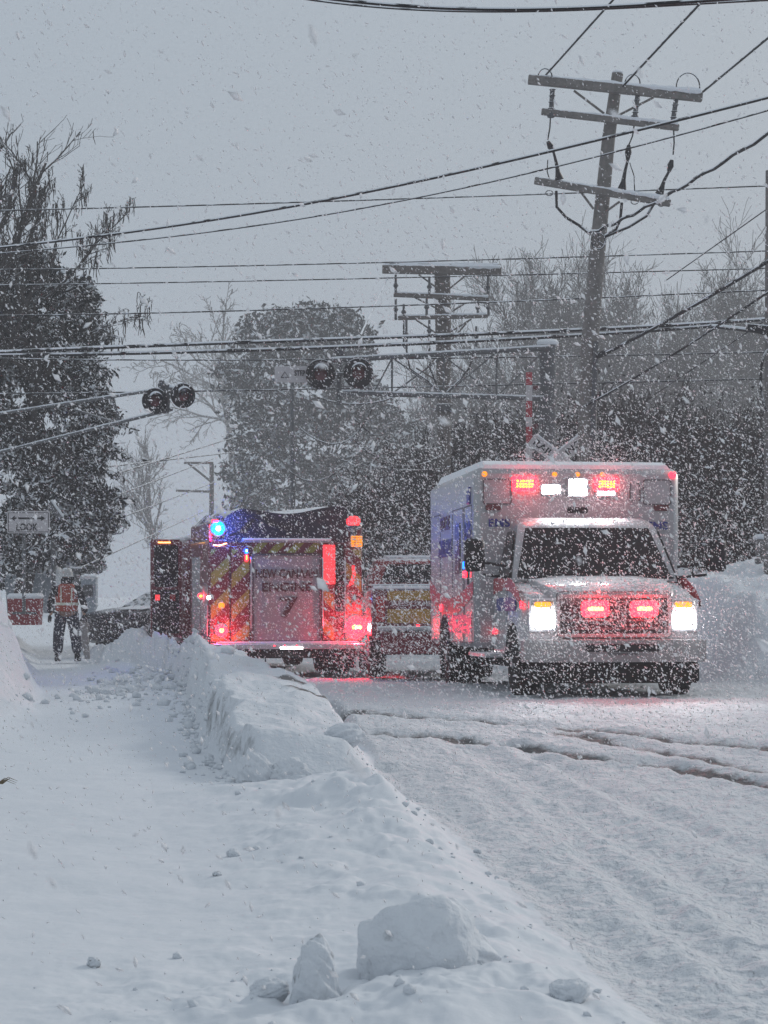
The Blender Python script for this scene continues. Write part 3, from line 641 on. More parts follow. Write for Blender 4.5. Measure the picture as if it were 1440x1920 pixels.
# left side: stripe, doors, lettering
def wave(y): return float(np.interp(y, [.05, .35, .8, 1.3, 2.0, 2.8, 3.6, 4.4, 5.2, 6.3], [.98, 1.13, 1.24, 1.27, 1.245, 1.13, 1.02, .985, 1.06, 1.26]))
def stripe(y0, y1, xf, sgn, name='red_wave_stripe'):
    n = 24; v = []
    for i in range(n+1):
        y = y0+(y1-y0)*i/n; zc = wave(y); th = float(np.interp(y, [0, .6, 2, 4, 6.3], [.04, .07, .085, .12, .12])); x = xf
        v += [(x, y, zc-th), (x, y, zc+th), (x+sgn*.006, y, zc+th), (x+sgn*.006, y, zc-th)]
    f = []
    for i in range(n):
        a = i*4
        for k in range(4): f.append((a+k, a+(k+1) % 4, a+4+(k+1) % 4, a+4+k))
    MB().add(v, f).build(name, M['stripe_red'], amb)
for sg in (-1, 1):
    stripe(.15, 2.08, sg*.993, sg); stripe(2.18, 6.25, sg*1.221, sg)
    for (ya_, yb_) in ((2.3, 2.95), (3.05, 4.0), (5.2, 6.2)):
        for (p0, p1) in (((ya_, .58), (yb_, .58)), ((ya_, 2.2), (yb_, 2.2)), ((ya_, .58), (ya_, 2.2)), ((yb_, .58), (yb_, 2.2))):
            c_ = ((p0[0]+p1[0])/2, (p0[1]+p1[1])/2)
            MB().box((sg*1.222, c_[0], c_[1]), (.006, abs(p1[0]-p0[0])+.014, abs(p1[1]-p0[1])+.014)).build('door_seam', M['iron'], amb)
    MB().box((sg*1.225, 3.5, 1.72), (.014, .42, .62), ch=.003).build('side_window', M['glass'], amb)
    MB().box((sg*1.225, 2.60, 1.35), (.02, .05, .16), ch=.003).build('door_handle', M['black'], amb)
    MB().box((sg*.998, 1.15, 1.03), (.008, 1.35, .15)).build('blue_block_stripe', M['blue'], amb)
    MB().box((sg*1.225, 3.4, .80), (.006, 2.2, .22)).build('purple_lower_stripe', mat('purple_stripe', (.10, .05, .16), .4, snow=.2, sscale=25), amb)
    text('lettering', 'EMS', .30, M['blue'], amb, (sg*1.226, 2.62, 1.90), (R(90), 0, R(90*sg)), .5)
    text('lettering', 'AMBULANCE', .30, M['blue'], amb, (sg*1.226, 4.7, 1.74), (R(90), 0, R(90*sg)), 1.3)
    text('lettering', 'RESCUE', .24, M['maroon'], amb, (sg*1.226, 4.7, 2.06), (R(90), 0, R(90*sg)), .9)
    MB().box((sg*1.23, 2.5, 2.32), (.03, .2, .2), ch=.006).build('corner_window', M['blue'], amb)
    MB().lathe([(.045, 0), (.04, sg*.03)], (sg*1.22, 5.0, 1.0), 'x', 12).build('side_marker', M['e_red'], amb)
    MB().lathe([(.035, 0), (.03, sg*.02)], (sg*1.0, 2.0, .72), 'x', 12).build('side_marker', M['e_red'], amb)
MB().box((-1.25, 2.7, 1.50), (.05, .05, .09), ch=.01).build('side_strobe', M['e_blue'], amb)
MB().box((-1.25, 2.7, 1.39), (.05, .04, .08), ch=.01).build('side_strobe', M['e_red'], amb)

# ================================================================ FIRE ENGINE (rear)
eng = empty('fire_engine', (-1.60, 39.2, .045), R(11))
tag(eng, 'red fire engine seen from behind with yellow chevrons and black hose cover', 'fire engine')
MB().box((0, 1.32, 1.36), (2.54, 2.6, 1.72), ch=.03).build('rear_body', M['red'], eng, True)
MB().box((-1.15, 1.32, 2.36), (.24, 2.58, .30), ch=.04).build('body_shoulder', M['red'], eng, True)
MB().box((1.15, 1.32, 2.36), (.24, 2.58, .30), ch=.04).build('body_shoulder', M['red'], eng, True)
# hose bed cover: sagging canvas over a frame
nn = 16; loops = []
for j, y in enumerate((.0, .25, .9, 1.6, 2.3, 2.62)):
    lp = [(-1.02, y, 2.18)]
    for i in range(nn+1):
        t = i/nn; x = -1.02+2.04*t
        z = 2.72+.06*t-.05*math.sin(math.pi*t)+.035*math.sin(9*t+j)+(.0 if 0 < j < 5 else -.02)
        if t < .10: z -= .14*(1-t/.10)
        if t > .96: z -= .02
        lp.append((x, y+(.03*math.sin(7*t) if j == 0 else 0), z))
    lp.append((1.02, y, 2.18)); loops.append(lp)
MB().loft(loops).build('hose_bed_cover', M['canvas'], eng, True)
for (p, q) in (((-.75, 2.70), (.15, 2.30)), ((.05, 2.62), (.75, 2.70)), ((-.95, 2.3), (-.6, 2.55))):
    MB().tube([(p[0], -.02, p[1]), ((p[0]+q[0])/2, -.045, (p[1]+q[1])/2-.05), (q[0], -.02, q[1])], [.012, .022, .012], 6).build('cover_fold', M['canvas'], eng, True)
slope = MB(); slope.loft([[(-1.03, y, 2.2), (-1.03, y, 2.68), (-1.22, y, 2.50), (-1.25, y, 2.2)] for y in (.05, 2.5)]); slope.build('cover_side', M['canvas'], eng)
MB().box((0, -.05, 2.19), (1.5, .16, .03)).build('top_ledge', M['alu'], eng)
MB().box((0, -.06, 2.225), (1.46, .15, .04), ch=.015).build('ledge_snow', M['snowcap'], eng)
# centre panel
MB().box((0, -.03, 1.27), (1.14, .06, 1.44), ch=.01).build('centre_panel', M['alu'], eng)
frame(eng, 'panel_frame', M['iron'], -.57, .57, .55, 1.99, .03, -.06, -.02, .02)
MB().box((0, -.005, 2.09), (1.14, .05, .17)).build('upper_panel', M['red'], eng)
chev(eng, -.55, .55, 2.01, 2.17, -.03, .30, .15, 1)
text('lettering', 'NEW CANAAN', .20, M['maroon'], eng, (0, -.068, 1.66), (R(90), 0, 0), 1.02, depth=.006)
text('lettering', 'ENGINE', .20, M['maroon'], eng, (0, -.068, 1.44), (R(90), 0, 0), .82, depth=.006)
text('lettering', '7', .46, M['maroon'], eng, (.02, -.068, 1.10), (R(90), 0, 0), .30, depth=.006)
# side columns with chevrons
for (a, b) in ((-1.25, -.93), (-.91, -.60), (.60, .80), (.98, 1.25)):
    MB().box(((a+b)/2, -.01, 1.33), (b-a, .05, 1.56 if a < 0 else 1.5), ch=.006).build('chevron_panel', M['red'], eng)
    if a != .60: chev(eng, a+.01, b-.01, .58, 2.06, -.037, .52, .24, 1 if a < 0 else -1, xo=.17)
    else: chev(eng, a+.01, b-.01, .58, 1.4, -.037, .52, .24, -1, xo=.1)
MB().box((.88, .04, 1.6), (.16, .04, 1.1)).build('recess', M['dark'], eng)
MB().box((.70, -.07, 1.82), (.20, .05, .64), ch=.01).build('red_reflector_panel', M['e_red_glow'], eng)  # glow stands in for red lamp light falling on the reflector
MB().prism([(1.0, 1.45), (1.10, 1.5), (1.14, 1.66), (1.12, 1.8), (1.08, 1.8), (1.09, 1.66), (1.06, 1.55)], -.06, 'y', -.04).build('grab_hook', M['e_red_glow'], eng)  # hook made to glow red itself, though it is no lamp
# grab rails
for x in (-.59, .59, .96):
    MB().tube([(x, -.04, .75), (x, -.12, .78), (x, -.12, 1.9), (x, -.04, 1.93)], .014, 8).build('grab_rail', M['chrome'], eng, True)
# tailboard and underside
MB().box((0, -.18, .49), (2.5, .42, .09), ch=.015).build('tailboard', M['chrome'], eng)
MB().box((0, -.2, .548), (2.3, .3, .03), ch=.012).build('tailboard_snow', M['snowcap'], eng)
MB().box((0, -.12, .38), (2.3, .2, .14)).build('rear_underside', M['dark'], eng)
MB().box((0, 2.2, .40), (1.9, 4.6, .22)).build('chassis', M['dark'], eng)
MB().box((.03, -.40, .46), (.36, .02, .022)).build('step_light', M['e_white'], eng)
for x in (-.25, -.08, .12): MB().lathe([(.014, 0), (.01, -.015)], (x, -.39, .50), 'y', 8).build('marker_light', M['e_red'], eng)
for x in (-1.0, 1.0):
    wheel(eng, x*.93, .95, .50, .54, 1 if x > 0 else -1)
    wheel(eng, x*.98, 5.6, .50, .32, 1 if x > 0 else -1)
    MB().box((x*.93, .30, .34), (.56, .02, .46)).build('mud_flap', M['black'], eng)
for x in (-.42, -.26, .06, .20):
    c = MB()
    for k in range(7):
        c.box((x, .55, .36-k*.045), (.022 if k % 2 else .012, .012 if k % 2 else .022, .05))
    tag(c.build('drop_chain', M['iron'], eng))
def round_lamp(parent, x, z, r, housing, core, core_r, y=-.035, light=None, power=0, twin=False, off=.22, name='tail_light'):
    h = MB().lathe([(r*1.15, 0), (r*1.1, -.03), (r, -.04)], (x, y, z), 'y', 20).build(name, M['chrome'], parent, True)
    MB().lathe([(r, -.035), (r*.92, -.05), (r*.4, -.065)], (x, y, z), 'y', 20).build('lens', M[housing], h, True)
    if core:
        for dx in ((-.042, .042) if twin else (0,)):
            MB().lathe([(core_r, -.05), (core_r*.9, -.075), (core_r*.3, -.085)], (x+dx, y, z), 'y', 14).build('bulb', M[core], h, True)
    if light:
        lamp_light(parent, (x, y-off, z), light, power, .04)
        if power > 10: lamp_light(parent, (x, y-.12, z), light, power*(20 if light is RED else .8), .05, 44, (-.22, -1, .0), 1)  # extra spot, added to make the flakes ahead of it glow
    return h
round_lamp(eng, -1.07, .745, .105, 'e_red', 'e_red_core', .04, light=RED, power=20)
round_lamp(eng, -1.07, 1.15, .055, 'e_amber', None, 0, light=(1, .1, .03), power=1.2)
round_lamp(eng, 1.16, .79, .19, 'e_red', 'e_red_core', .042, light=RED, power=60, twin=True, off=.36)  # oversize red lens; the outer ring stands in for lamp bloom
lamp_light(eng, (1.16, -.16, .79), RED, 14, .04)
round_lamp(eng, 1.16, 1.15, .09, 'lens_red', None, 0)
round_lamp(eng, -1.12, 2.40, .12, 'e_blue', 'e_blue_core', .045, light=BLUE, power=45, name='blue_beacon', y=.0)
MB().box((-1.17, -.03, 2.52), (.10, .05, .05), ch=.01).build('red_marker', M['e_red'], eng)
MB().box((-.66, -.06, 2.03), (.045, .04, .08), ch=.01).build('blue_strobe', M['e_blue'], eng)
MB().box((-.66, -.085, 2.04), (.018, .01, .03)).build('blue_strobe_core', M['e_blue_core'], eng)
MB().box((-.66, -.06, 1.92), (.05, .04, .11), ch=.01).build('red_strobe', M['e_red'], eng)
MB().box((-.66, -.085, 1.93), (.014, .01, .07)).build('red_strobe_core', M['e_led'], eng)
lamp_light(eng, (-.66, -.2, 2.05), BLUE, 1.5, .03)
MB().box((-1.24, .02, 2.33), (.03, .03, .26)).build('red_edge_strip', M['e_red'], eng)
MB().tube([(-1.2, -.03, 2.13), (-1.1, -.04, 2.12), (-.98, -.03, 2.16)], .01, 6).build('orange_reflector', M['e_warmline'], eng)  # reflector made to glow itself, though it is no lamp
# right mast with beacon and amber lamp
ms = MB(); ms.cyl((1.12, .02, 2.1), (1.12, .02, 2.44), .05, .05, 12); ms.build('beacon_post', M['galv'], eng, True)
MB().lathe([(.09, 0), (.12, .03), (.12, .10), (.07, .15), (.02, .16)], (1.12, .02, 2.46), 'z', 18).build('red_beacon', M['e_red_glow'], eng, True)
MB().lathe([(.10, 0), (.10, .07)], (1.12, .02, 2.39), 'z', 18).build('beacon_base', M['galv'], eng, True)
MB().box((1.16, -.04, 2.20), (.19, .08, .18), ch=.015).build('amber_box_lamp', M['e_amber'], eng)
for k in range(4): MB().box((1.16, -.085, 2.14+.04*k), (.17, .01, .008)).build('lamp_guard', M['iron'], eng)
for x in (1.06, 1.13): MB().box((x-.0, -.084, 2.2), (.008, .012, .17)).build('lamp_guard', M['iron'], eng)
# left side
MB().box((-1.275, .55, 1.1), (.012, .9, .75), ch=.003).build('compartment_door', M['alu'], eng)
MB().box((-1.275, 1.7, 1.3), (.012, 1.2, 1.3), ch=.003).build('compartment_door', M['alu'], eng)
round_lamp(eng, -1.30, 1.30, .05, 'e_red', 'e_led', .022, y=.9, light=RED, power=5, name='side_light', off=.25)
MB().lathe([(.03, 0), (.028, -.02)], (-1.27, -.02, 1.28), 'y', 10).build('white_marker', M['e_white'], eng)
MB().tube([(-1.30, -.03, .65), (-1.30, -.06, 1.15)], .012, 6).build('grab_rail', M['chrome'], eng)
MB().box((0, 3.4, 1.25), (2.2, 1.5, 1.6), ch=.03).build('pump_panel', M['alu'], eng)
MB().box((0, 5.75, 1.35), (2.46, 3.1, 1.9), ch=.12).build('cab', M['red'], eng, True)
MB().box((0, 5.75, 2.34), (2.3, 2.9, .07), ch=.03).build('cab_roof_snow', M['snowcap'], eng, True)
# open crew door swung out on the left
dr = MB(); dr.prism([(-1.82, .55), (-1.26, .55), (-1.26, 2.26), (-1.30, 2.30), (-1.80, 2.30), (-1.82, 2.26)], .06, 'y', 4.1); dro = dr.build('crew_door', M['red'], eng)
MB().prism(rrect(-1.76, -1.33, 1.45, 2.2, .05), -.012, 'y', 4.098).build('door_window', M['glass'], dro)
MB().prism(rrect(-1.79, -1.31, .62, 1.40, .03), -.012, 'y', 4.098).build('door_lining', M['black'], dro)
MB().box((-1.58, 4.08, 2.245), (.22, .03, .02)).build('marker_light', M['e_warmline'], dro)
MB().box((-1.70, 4.08, 1.26), (.08, .03, .10)).build('door_reflector', M['e_red_glow'], dro)
MB().box((-1.43, 4.08, 1.26), (.10, .03, .12)).build('door_reflector', M['lens_red'], dro)

# ================================================================ RED PICKUP behind the ambulance
pk = empty('pickup_truck', (.80, 37.6, .05), R(3))
tag(pk, 'red pickup truck with yellow tailgate bands half hidden behind the ambulance', 'pickup truck')
MB().box((0, 1.2, 1.02), (2.0, 2.4, .80), ch=.06).build('bed', M['red'], pk, True)
MB().box((0, -.02, 1.06), (1.86, .05, .68), ch=.02).build('tailgate', M['red'], pk, True)
MB().box((.05, -.052, 1.31), (1.6, .01, .15)).build('yellow_band', M['yellow_old'], pk)
MB().box((.05, -.052, .99), (1.6, .01, .22)).build('yellow_band', M['yellow_old'], pk)
text('lettering', 'RESCUE', .09, M['signwhite'], pk, (-.38, -.052, 1.18), (R(90), 0, 0), .62)
MB().box((.0, .02, 1.435), (1.95, .12, .05), ch=.02).build('tailgate_snow', M['snowcap'], pk)
MB().box((0, -.12, .80), (1.85, .18, .07), ch=.02).build('rear_bumper', M['chrome'], pk)
MB().box((0, -.05, .58), (1.7, .1, .36), ch=.02).build('rear_valance', M['red'], pk)
def ps(z, y0, y1, hw): return [(-hw, y0, z), (hw, y0, z), (hw, y1, z), (-hw, y1, z)]
MB().loft([ps(1.35, 2.2, 4.0, .98), ps(1.84, 2.38, 3.6, .82), ps(1.90, 2.46, 3.5, .78), ps(1.93, 2.6, 3.4, .68)]).build('cab', M['bin_red'], pk, True)
MB().panel((-.74, 2.22, 1.52), (.74, 2.22, 1.52), (.62, 2.36, 1.82), (-.62, 2.36, 1.82), .01).build('rear_window', M['glass'], pk)
MB().box((0, 2.15, 1.48), (1.9, .10, .03), ch=.01).build('rack_snow', M['snowcap'], pk)
MB().box((0, 2.95, 1.95), (1.3, .8, .05), ch=.025).build('roof_snow', M['snowcap'], pk)
MB().box((0, 4.7, .95), (1.9, 1.5, .7), ch=.1).build('hood', M['red'], pk, True)
MB().box((0, 2.6, .48), (1.5, 5.0, .2)).build('chassis', M['dark'], pk)
for x in (-.86, .86):
    wheel(pk, x, 1.1, .38, .27, 1 if x > 0 else -1); wheel(pk, x, 4.6, .38, .27, 1 if x > 0 else -1)
    MB().box((x, -.06, 1.1), (.14, .04, .40), ch=.01).build('tail_light', M['lens_red'], pk)
    MB().box((x, 1.6, .34), (.3, .02, .3)).build('mud_flap', M['black'], pk)
MB().box((-.28, -.16, .84), (.05, .02, .03)).build('marker_light', M['e_red'], pk)

# ================================================================ BLACK SEDAN
cr = empty('sedan', (-4.35, 52.0, .02), R(50))
tag(cr, 'black sedan dusted with snow half hidden behind the snowbank', 'car')
prof = [(-2.28, .55), (-2.3, .72), (-2.15, .90), (-1.5, 1.0), (-1.05, 1.05), (-.45, 1.36), (.1, 1.44), (.8, 1.42), (1.5, 1.12), (2.1, 1.06), (2.25, .9), (2.25, .45), (1.9, .28), (-1.9, .28), (-2.2, .35)]
low = [(a, min(b, 1.04)) for a, b in prof]
L_ = []
for (y, kx, kz) in ((-.88, .985, .97), (-.84, 1, 1), (.84, 1, 1), (.88, .985, .97)): L_.append([(a*kx, y, .28+(b-.28)*kz) for a, b in low])
MB().loft(L_).build('car_body', M['sedan'], cr, True)
cb = [(-1.1, 1.03), (-.45, 1.36), (.1, 1.43), (.75, 1.41), (1.5, 1.06)]
MB().loft([[(a, -.80+.22*(b-1.03)/.4*1.2, b) for a, b in cb], [(a, .80-.22*(b-1.03)/.4*1.2, b) for a, b in cb]]).build('greenhouse', M['sedan'], cr, True)
MB().panel((-1.07, .74, 1.06), (-1.07, -.74, 1.06), (-.50, -.60, 1.345), (-.50, .60, 1.345), .012).build('windshield', M['greyglass'], cr)
MB().panel((-.95, -.815, 1.06), (1.25, -.815, 1.06), (.7, -.645, 1.37), (-.4, -.645, 1.345), .012).build('side_window', M['glass'], cr)
MB().loft([[(-1.2, y, 1.055), (-1.7, y, 1.0), (-1.7, y, 1.012), (-1.2, y, 1.075)] for y in (-.5, .35)]).build('hood_snow', M['snowcap'], cr)
MB().box((.2, 0, 1.46), (.9, 1.1, .05), ch=.02).build('roof_snow', M['snowcap'], cr)
MB().tube([(-1.95, -.885, .55), (-1.85, -.90, .75), (-1.5, -.905, .86), (-1.12, -.90, .75), (-1.02, -.885, .55)], .02, 6).build('wheel_arch_trim', M['chrome'], cr)
MB().tube([(-1.0, -.892, .9), (2.1, -.892, .95)], .012, 6).build('side_trim', M['chrome'], cr)
MB().box((-.72, -.93, 1.07), (.14, .16, .11), ch=.03).build('wing_mirror', M['sedan'], cr)
for x in (-1.48, 1.45):
    for y in (-.76, .76):
        t = MB(); t.lathe([(.2, -.1), (.31, -.1), (.33, -.06), (.33, .06), (.31, .1), (.2, .1)], (x, y, .33), 'y', 22); tw = t.build('wheel', M['rubber'], cr, True)
        sg = 1 if y > 0 else -1
        MB().lathe([(.21, .08*sg), (.18, .1*sg), (.05, .11*sg)], (x, y, .33), 'y', 14).build('rim', M['rim'], tw)
MB().box((-2.28, -.6, .75), (.06, .3, .10), ch=.02).build('headlight', M['galv'], cr); MB().box((-2.28, .6, .75), (.06, .3, .10), ch=.02).build('headlight', M['galv'], cr)

# ================================================================ PERSON
pp = at(125, 1240, 47); per = empty('person', (pp.x, 47, pp.z), R(5))
tag(per, 'person in orange safety vest and pale helmet standing with back turned on the snowy path', 'person')
def skin(name, verts, edges, radii, m, parent, root=0, sub=2):
    me = bpy.data.meshes.new(name); me.from_pydata(verts, edges, []); me.materials.append(m)
    o = bpy.data.objects.new(name, me); col.objects.link(o); o.parent = parent
    md = o.modifiers.new('skin', 'SKIN'); md.use_smooth_shade = True
    for i, r in enumerate(radii):
        sv = me.skin_vertices[0].data[i]; sv.radius = r if isinstance(r, tuple) else (r, r)
    me.skin_vertices[0].data[root].use_root = True
    s = o.modifiers.new('sub', 'SUBSURF'); s.levels = sub; s.render_levels = sub
    return o
Vb = [(0, 0, .95), (0, .01, 1.15), (0, .01, 1.36), (0, .0, 1.50), (0, -.02, 1.60), (0, -.03, 1.70),
      (-.10, 0, .90), (-.15, -.02, .50), (-.17, .02, .10), (-.18, -.12+.24, .05),
      (.10, 0, .90), (.16, .0, .50), (.20, .03, .10), (.22, .15, .05),
      (-.20, .01, 1.43), (-.29, .02, 1.16), (-.31, -.02+.06, .90),
      (.20, .01, 1.43), (.30, .02, 1.16), (.34, .05, .90)]
Eb = [(0, 1), (1, 2), (2, 3), (3, 4), (4, 5), (0, 6), (6, 7), (7, 8), (8, 9), (0, 10), (10, 11), (11, 12), (12, 13), (2, 14), (14, 15), (15, 16), (2, 17), (17, 18), (18, 19)]
Rb = [(.15, .11), (.14, .10), (.17, .11), .06, .075, .085, .09, .06, .045, .035, .09, .06, .045, .035, .06, .045, .035, .06, .045, .035]
skin('body', Vb, Eb, Rb, M['skin'], per)
skin('trousers', [(0, 0, 1.0), (-.11, 0, .88), (-.16, -.01, .50), (-.175, .02, .13), (.11, 0, .88), (.175, 0, .50), (.205, .03, .13)],
     [(0, 1), (1, 2), (2, 3), (0, 4), (4, 5), (5, 6)], [(.19, .15), .135, .115, .105, .135, .115, .105], M['navy'], per)
skin('jacket', [(0, .01, 1.0), (0, .01, 1.2), (0, .01, 1.40), (0, .0, 1.52), (-.22, .01, 1.43), (-.315, .02, 1.17), (-.33, .04, .93), (.22, .01, 1.43), (.325, .02, 1.17), (.36, .05, .93)],
     [(0, 1), (1, 2), (2, 3), (2, 4), (4, 5), (5, 6), (2, 7), (7, 8), (8, 9)], [(.215, .16), (.21, .155), (.21, .145), .085, .085, .075, .06, .085, .075, .06], M['jacket'], per)
vv = []
for (z, a, b) in ((.98, .232, .185), (1.1, .235, .18), (1.25, .24, .178), (1.38, .235, .172), (1.47, .20, .15), (1.52, .13, .11)):
    vv.append([(a*math.cos(2*math.pi*k/20)*(1 if abs(math.cos(2*math.pi*k/20)) < .8 else .93), .01+b*math.sin(2*math.pi*k/20), z) for k in range(20)])
vest = MB().loft(vv).build('safety_vest', M['orange'], per, True)
for z in (1.10, ):
    MB().loft([[(.238*math.cos(2*math.pi*k/20), .01+.186*math.sin(2*math.pi*k/20), z+dz) for k in range(20)] for dz in (0, .05)]).build('reflective_band', M['reflective'], vest)
for x in (-.10, .10):
    MB().tube([(x, -.165, 1.12), (x, -.168, 1.3), (x*1.05, -.15, 1.44)], .012, 6).build('reflective_strap', M['reflective'], vest)
MB().lathe([(.125, 0), (.12, .02), (.118, .08), (.095, .14), (.05, .17), (.01, .175)], (0, -.02, 1.66), 'z', 20).build('helmet', M['helmet'], per, True)
MB().lathe([(.145, 0), (.15, .012), (.12, .02)], (0, -.02, 1.655), 'z', 20).build('helmet_brim', M['helmet'], per, True)
MB().lathe([(.10, 0), (.115, .06), (.11, .14)], (0, .0, 1.50), 'z', 16).build('collar', M['jacket'], per, True)
for sg, x in ((-1, -.335), (1, .365)):
    vh = [(0, 0, 0), (0, 0, -.07)]; eh = [(0, 1)]; rh = [.028, (.034, .02)]
    for k, (dx, ln) in enumerate(((-.028, .065), (-.010, .075), (.010, .07), (.028, .055))):
        i = len(vh); vh += [(dx, .0, -.09), (dx, .012, -.09-ln*.5), (dx, .03, -.09-ln)]; eh += [(1, i), (i, i+1), (i+1, i+2)]; rh += [.010, .010, .008]
    i = len(vh); vh += [(sg*-.03, .02, -.05), (sg*-.04, .045, -.085)]; eh += [(1, i), (i, i+1)]; rh += [.012, .010]
    h = skin('glove', vh, eh, rh, M['black'], per, sub=1); h.location = (x, .05, .92)
for (x, y) in ((-.178, .05), (.208, .06)):
    MB().loft([[(x-.055, y-.10, 0), (x+.055, y-.10, 0), (x+.06, y+.18, 0), (x-.06, y+.18, 0)], [(x-.055, y-.10, .07), (x+.055, y-.10, .07), (x+.055, y+.18, .06), (x-.055, y+.18, .06)], [(x-.05, y-.09, .17), (x+.05, y-.09, .17), (x+.05, y+.05, .17), (x-.05, y+.05, .17)]]).build('boot', M['black'], per, True)

# ================================================================ UTILITY POLES
def crossarm(pole, a, b, th, m, name='crossarm', snow=True):
    a, b = Vector(a), Vector(b); d = (b-a); L = d.length; ang = math.atan2(d.z, d.x)
    Mx = Matrix.Rotation(-ang, 3, 'Y'); c = (a+b)/2
    o = MB().box(c, (L, th*.85, th), Mx, ch=.012).build(name, m, pole)
    if snow:
        n = 40; pts = []; rs = []
        for i in range(n+1):
            t = i/n; pts.append(a+d*(.01+.98*t)+Vector((0, 0, th*.5+.004))); rs.append(th*.30*(.7+.6*random.random()))
        MB().tube(pts, rs, 6).build('arm_snow', M['snowcap'], o, True)
    return o
def rel(p, root): return Vector(p)-root.location
Y0 = 42.0
up = empty('utility_pole', at(1098, 1240, Y0))
tag(up, 'tall leaning wooden utility pole with three crossarms behind the ambulance', 'utility pole')
P_ = lambda x, y, dy=0: rel(at(x, y, Y0+dy), up)
def pole_mesh(pts, rs, m, parent):
    t = MB(); t.tube(pts, rs, 18); return t.build('pole', m, parent, True)
pole_mesh([P_(1096, 1250), P_(1100, 860), P_(1106, 640), P_(1124, 430), P_(1141, 260), P_(1158, 138)], [.175, .165, .155, .135, .115, .10], M['wood'], up)
MB().lathe([(.095, 0), (.10, .02), (.06, .05)], P_(1158, 137), 'z', 12).build('pole_snow_cap', M['snowcap'], up, True)
arms = {}
for k, (a, b, th) in enumerate((((990, 152), (1318, 180), .155), ((1015, 212), (1274, 237), .11), ((1002, 341), (1258, 379), .12))):
    dy = -.16; A_ = P_(*a, dy); B_ = P_(*b, dy-.25); crossarm(up, A_, B_, th, M['wood'])
for (a, b) in (((1076, 170), (1133, 213)), ((1225, 183), (1160, 216)), ((1086, 356), (1113, 392)), ((1162, 378), (1137, 396))):
    MB().tube([P_(*a, -.2), P_(*b, -.17)], .022, 6).build('arm_brace', M['wood'], up)
# cut-out fuses, hanging conductors and pothead terminators
for (x0, y0, x1, y1) in ((1036, 168, 1033, 215), (1196, 176, 1190, 222), (1268, 185, 1261, 232)):
    t = MB(); t.tube([P_(x0, y0, -.27), P_(x1, y1, -.27)], .042, 8); t.lathe([(.06, -.05), (.075, 0), (.06, .05)], P_(x1, y1, -.27), 'z', 12)
    for q in range(4): t.lathe([(.045, -.01), (.062, 0), (.045, .01)], P_(x0+(x1-x0)*q/4, y0+(y1-y0)*q/4, -.27), 'z', 10)
    t.build('fuse_cutout', M['iron'], up, True)
for pts in (((1032, 222), (1031, 240), (1027, 262)), ((1190, 228), (1186, 255), (1179, 272)), ((1263, 240), (1264, 268), (1262, 290))):
    MB().tube([P_(*p, -.27) for p in pts], .014, 6).build('jumper_wire', M['wire'], up)
for (a, b, c) in (((1027, 265), (1038, 285), (1048, 332)), ((1179, 272), (1177, 300), (1167, 350)), ((1260, 300), (1254, 322), (1238, 360))):
    t = MB(); t.tube([P_(*a, -.27), P_((a[0]+b[0])/2, (a[1]+b[1])/2, -.27), P_(*b, -.27)], [.03, .06, .03], 8); t.tube([P_(*b, -.27), P_((b[0]+c[0])/2, (b[1]+c[1])/2-4, -.27), P_(*c, -.27)], [.022, .028, .045], 8)
    d = (P_(*c, -.27)-P_(*b, -.27)).normalized()
    t.tube([P_(*c, -.27)-d*.12, P_(*c, -.27)+d*.04], [.035, .08], 10); t.build('cable_terminator', M['black'], up, True)
for pts in (((1043, 358), (1044, 388), (1062, 408), (1085, 422), (1108, 440)), ((1166, 380), (1163, 412), (1155, 430), (1134, 442)), ((1226, 382), (1212, 405), (1180, 425), (1134, 444)), ((1027, 300), (1026, 322), (1030, 335)), ((1181, 305), (1189, 330), (1190, 358))):
    MB().tube([P_(*p, -.24) for p in pts], .026 if len(pts) > 3 else .01, 7).build('riser_cable', M['wire'], up, True)
for (x, a0) in ((1022, 0), (1186, 0), (1290, 0)):
    y = {1022: 136, 1186: 148, 1290: 155}[x]; r = {1022: 13, 1186: 14, 1290: 22}[x]
    MB().tube([P_(x+r*math.cos(R(q)), y+8-r*1.2*math.sin(R(q)), -.25) for q in range(-10, 200, 15)], .012, 6).build('jumper_loop', M['wire'], up, True)
cc = P_(1122, 452, -.22)
MB().tube([cc+Vector((.12*math.cos(R(q)), 0, .14*math.sin(R(q)))) for q in range(0, 361, 20)], .012, 6).build('cable_coil', M['wire'], up, True)
for q in (90, 210, 330): MB().tube([cc, cc+Vector((.12*math.cos(R(q)), 0, .14*math.sin(R(q))))], .01, 5).build('coil_spoke', M['wire'], up)
MB().tube([P_(1118, 640, -.2), P_(1112, 800, -.2), P_(1112, 900, -.2)], .05, 8).build('riser_conduit', M['iron'], up, True)
for (x, y) in ((1128, 664), (1130, 740)):
    MB().box(P_(x, y, -.25), (.22, .1, .10), Matrix.Rotation(-.4, 3, 'Y'), ch=.02).build('cable_clamp', M['black'], up)
for (x, y) in ((1030, 352), (1240, 372), (1190, 368)):
    MB().tube([P_(x+7*math.cos(R(q)), y+10+5*math.sin(R(q)), -.25) for q in range(0, 361, 40)], .009, 5).build('bracket_ring', M['iron'], up)

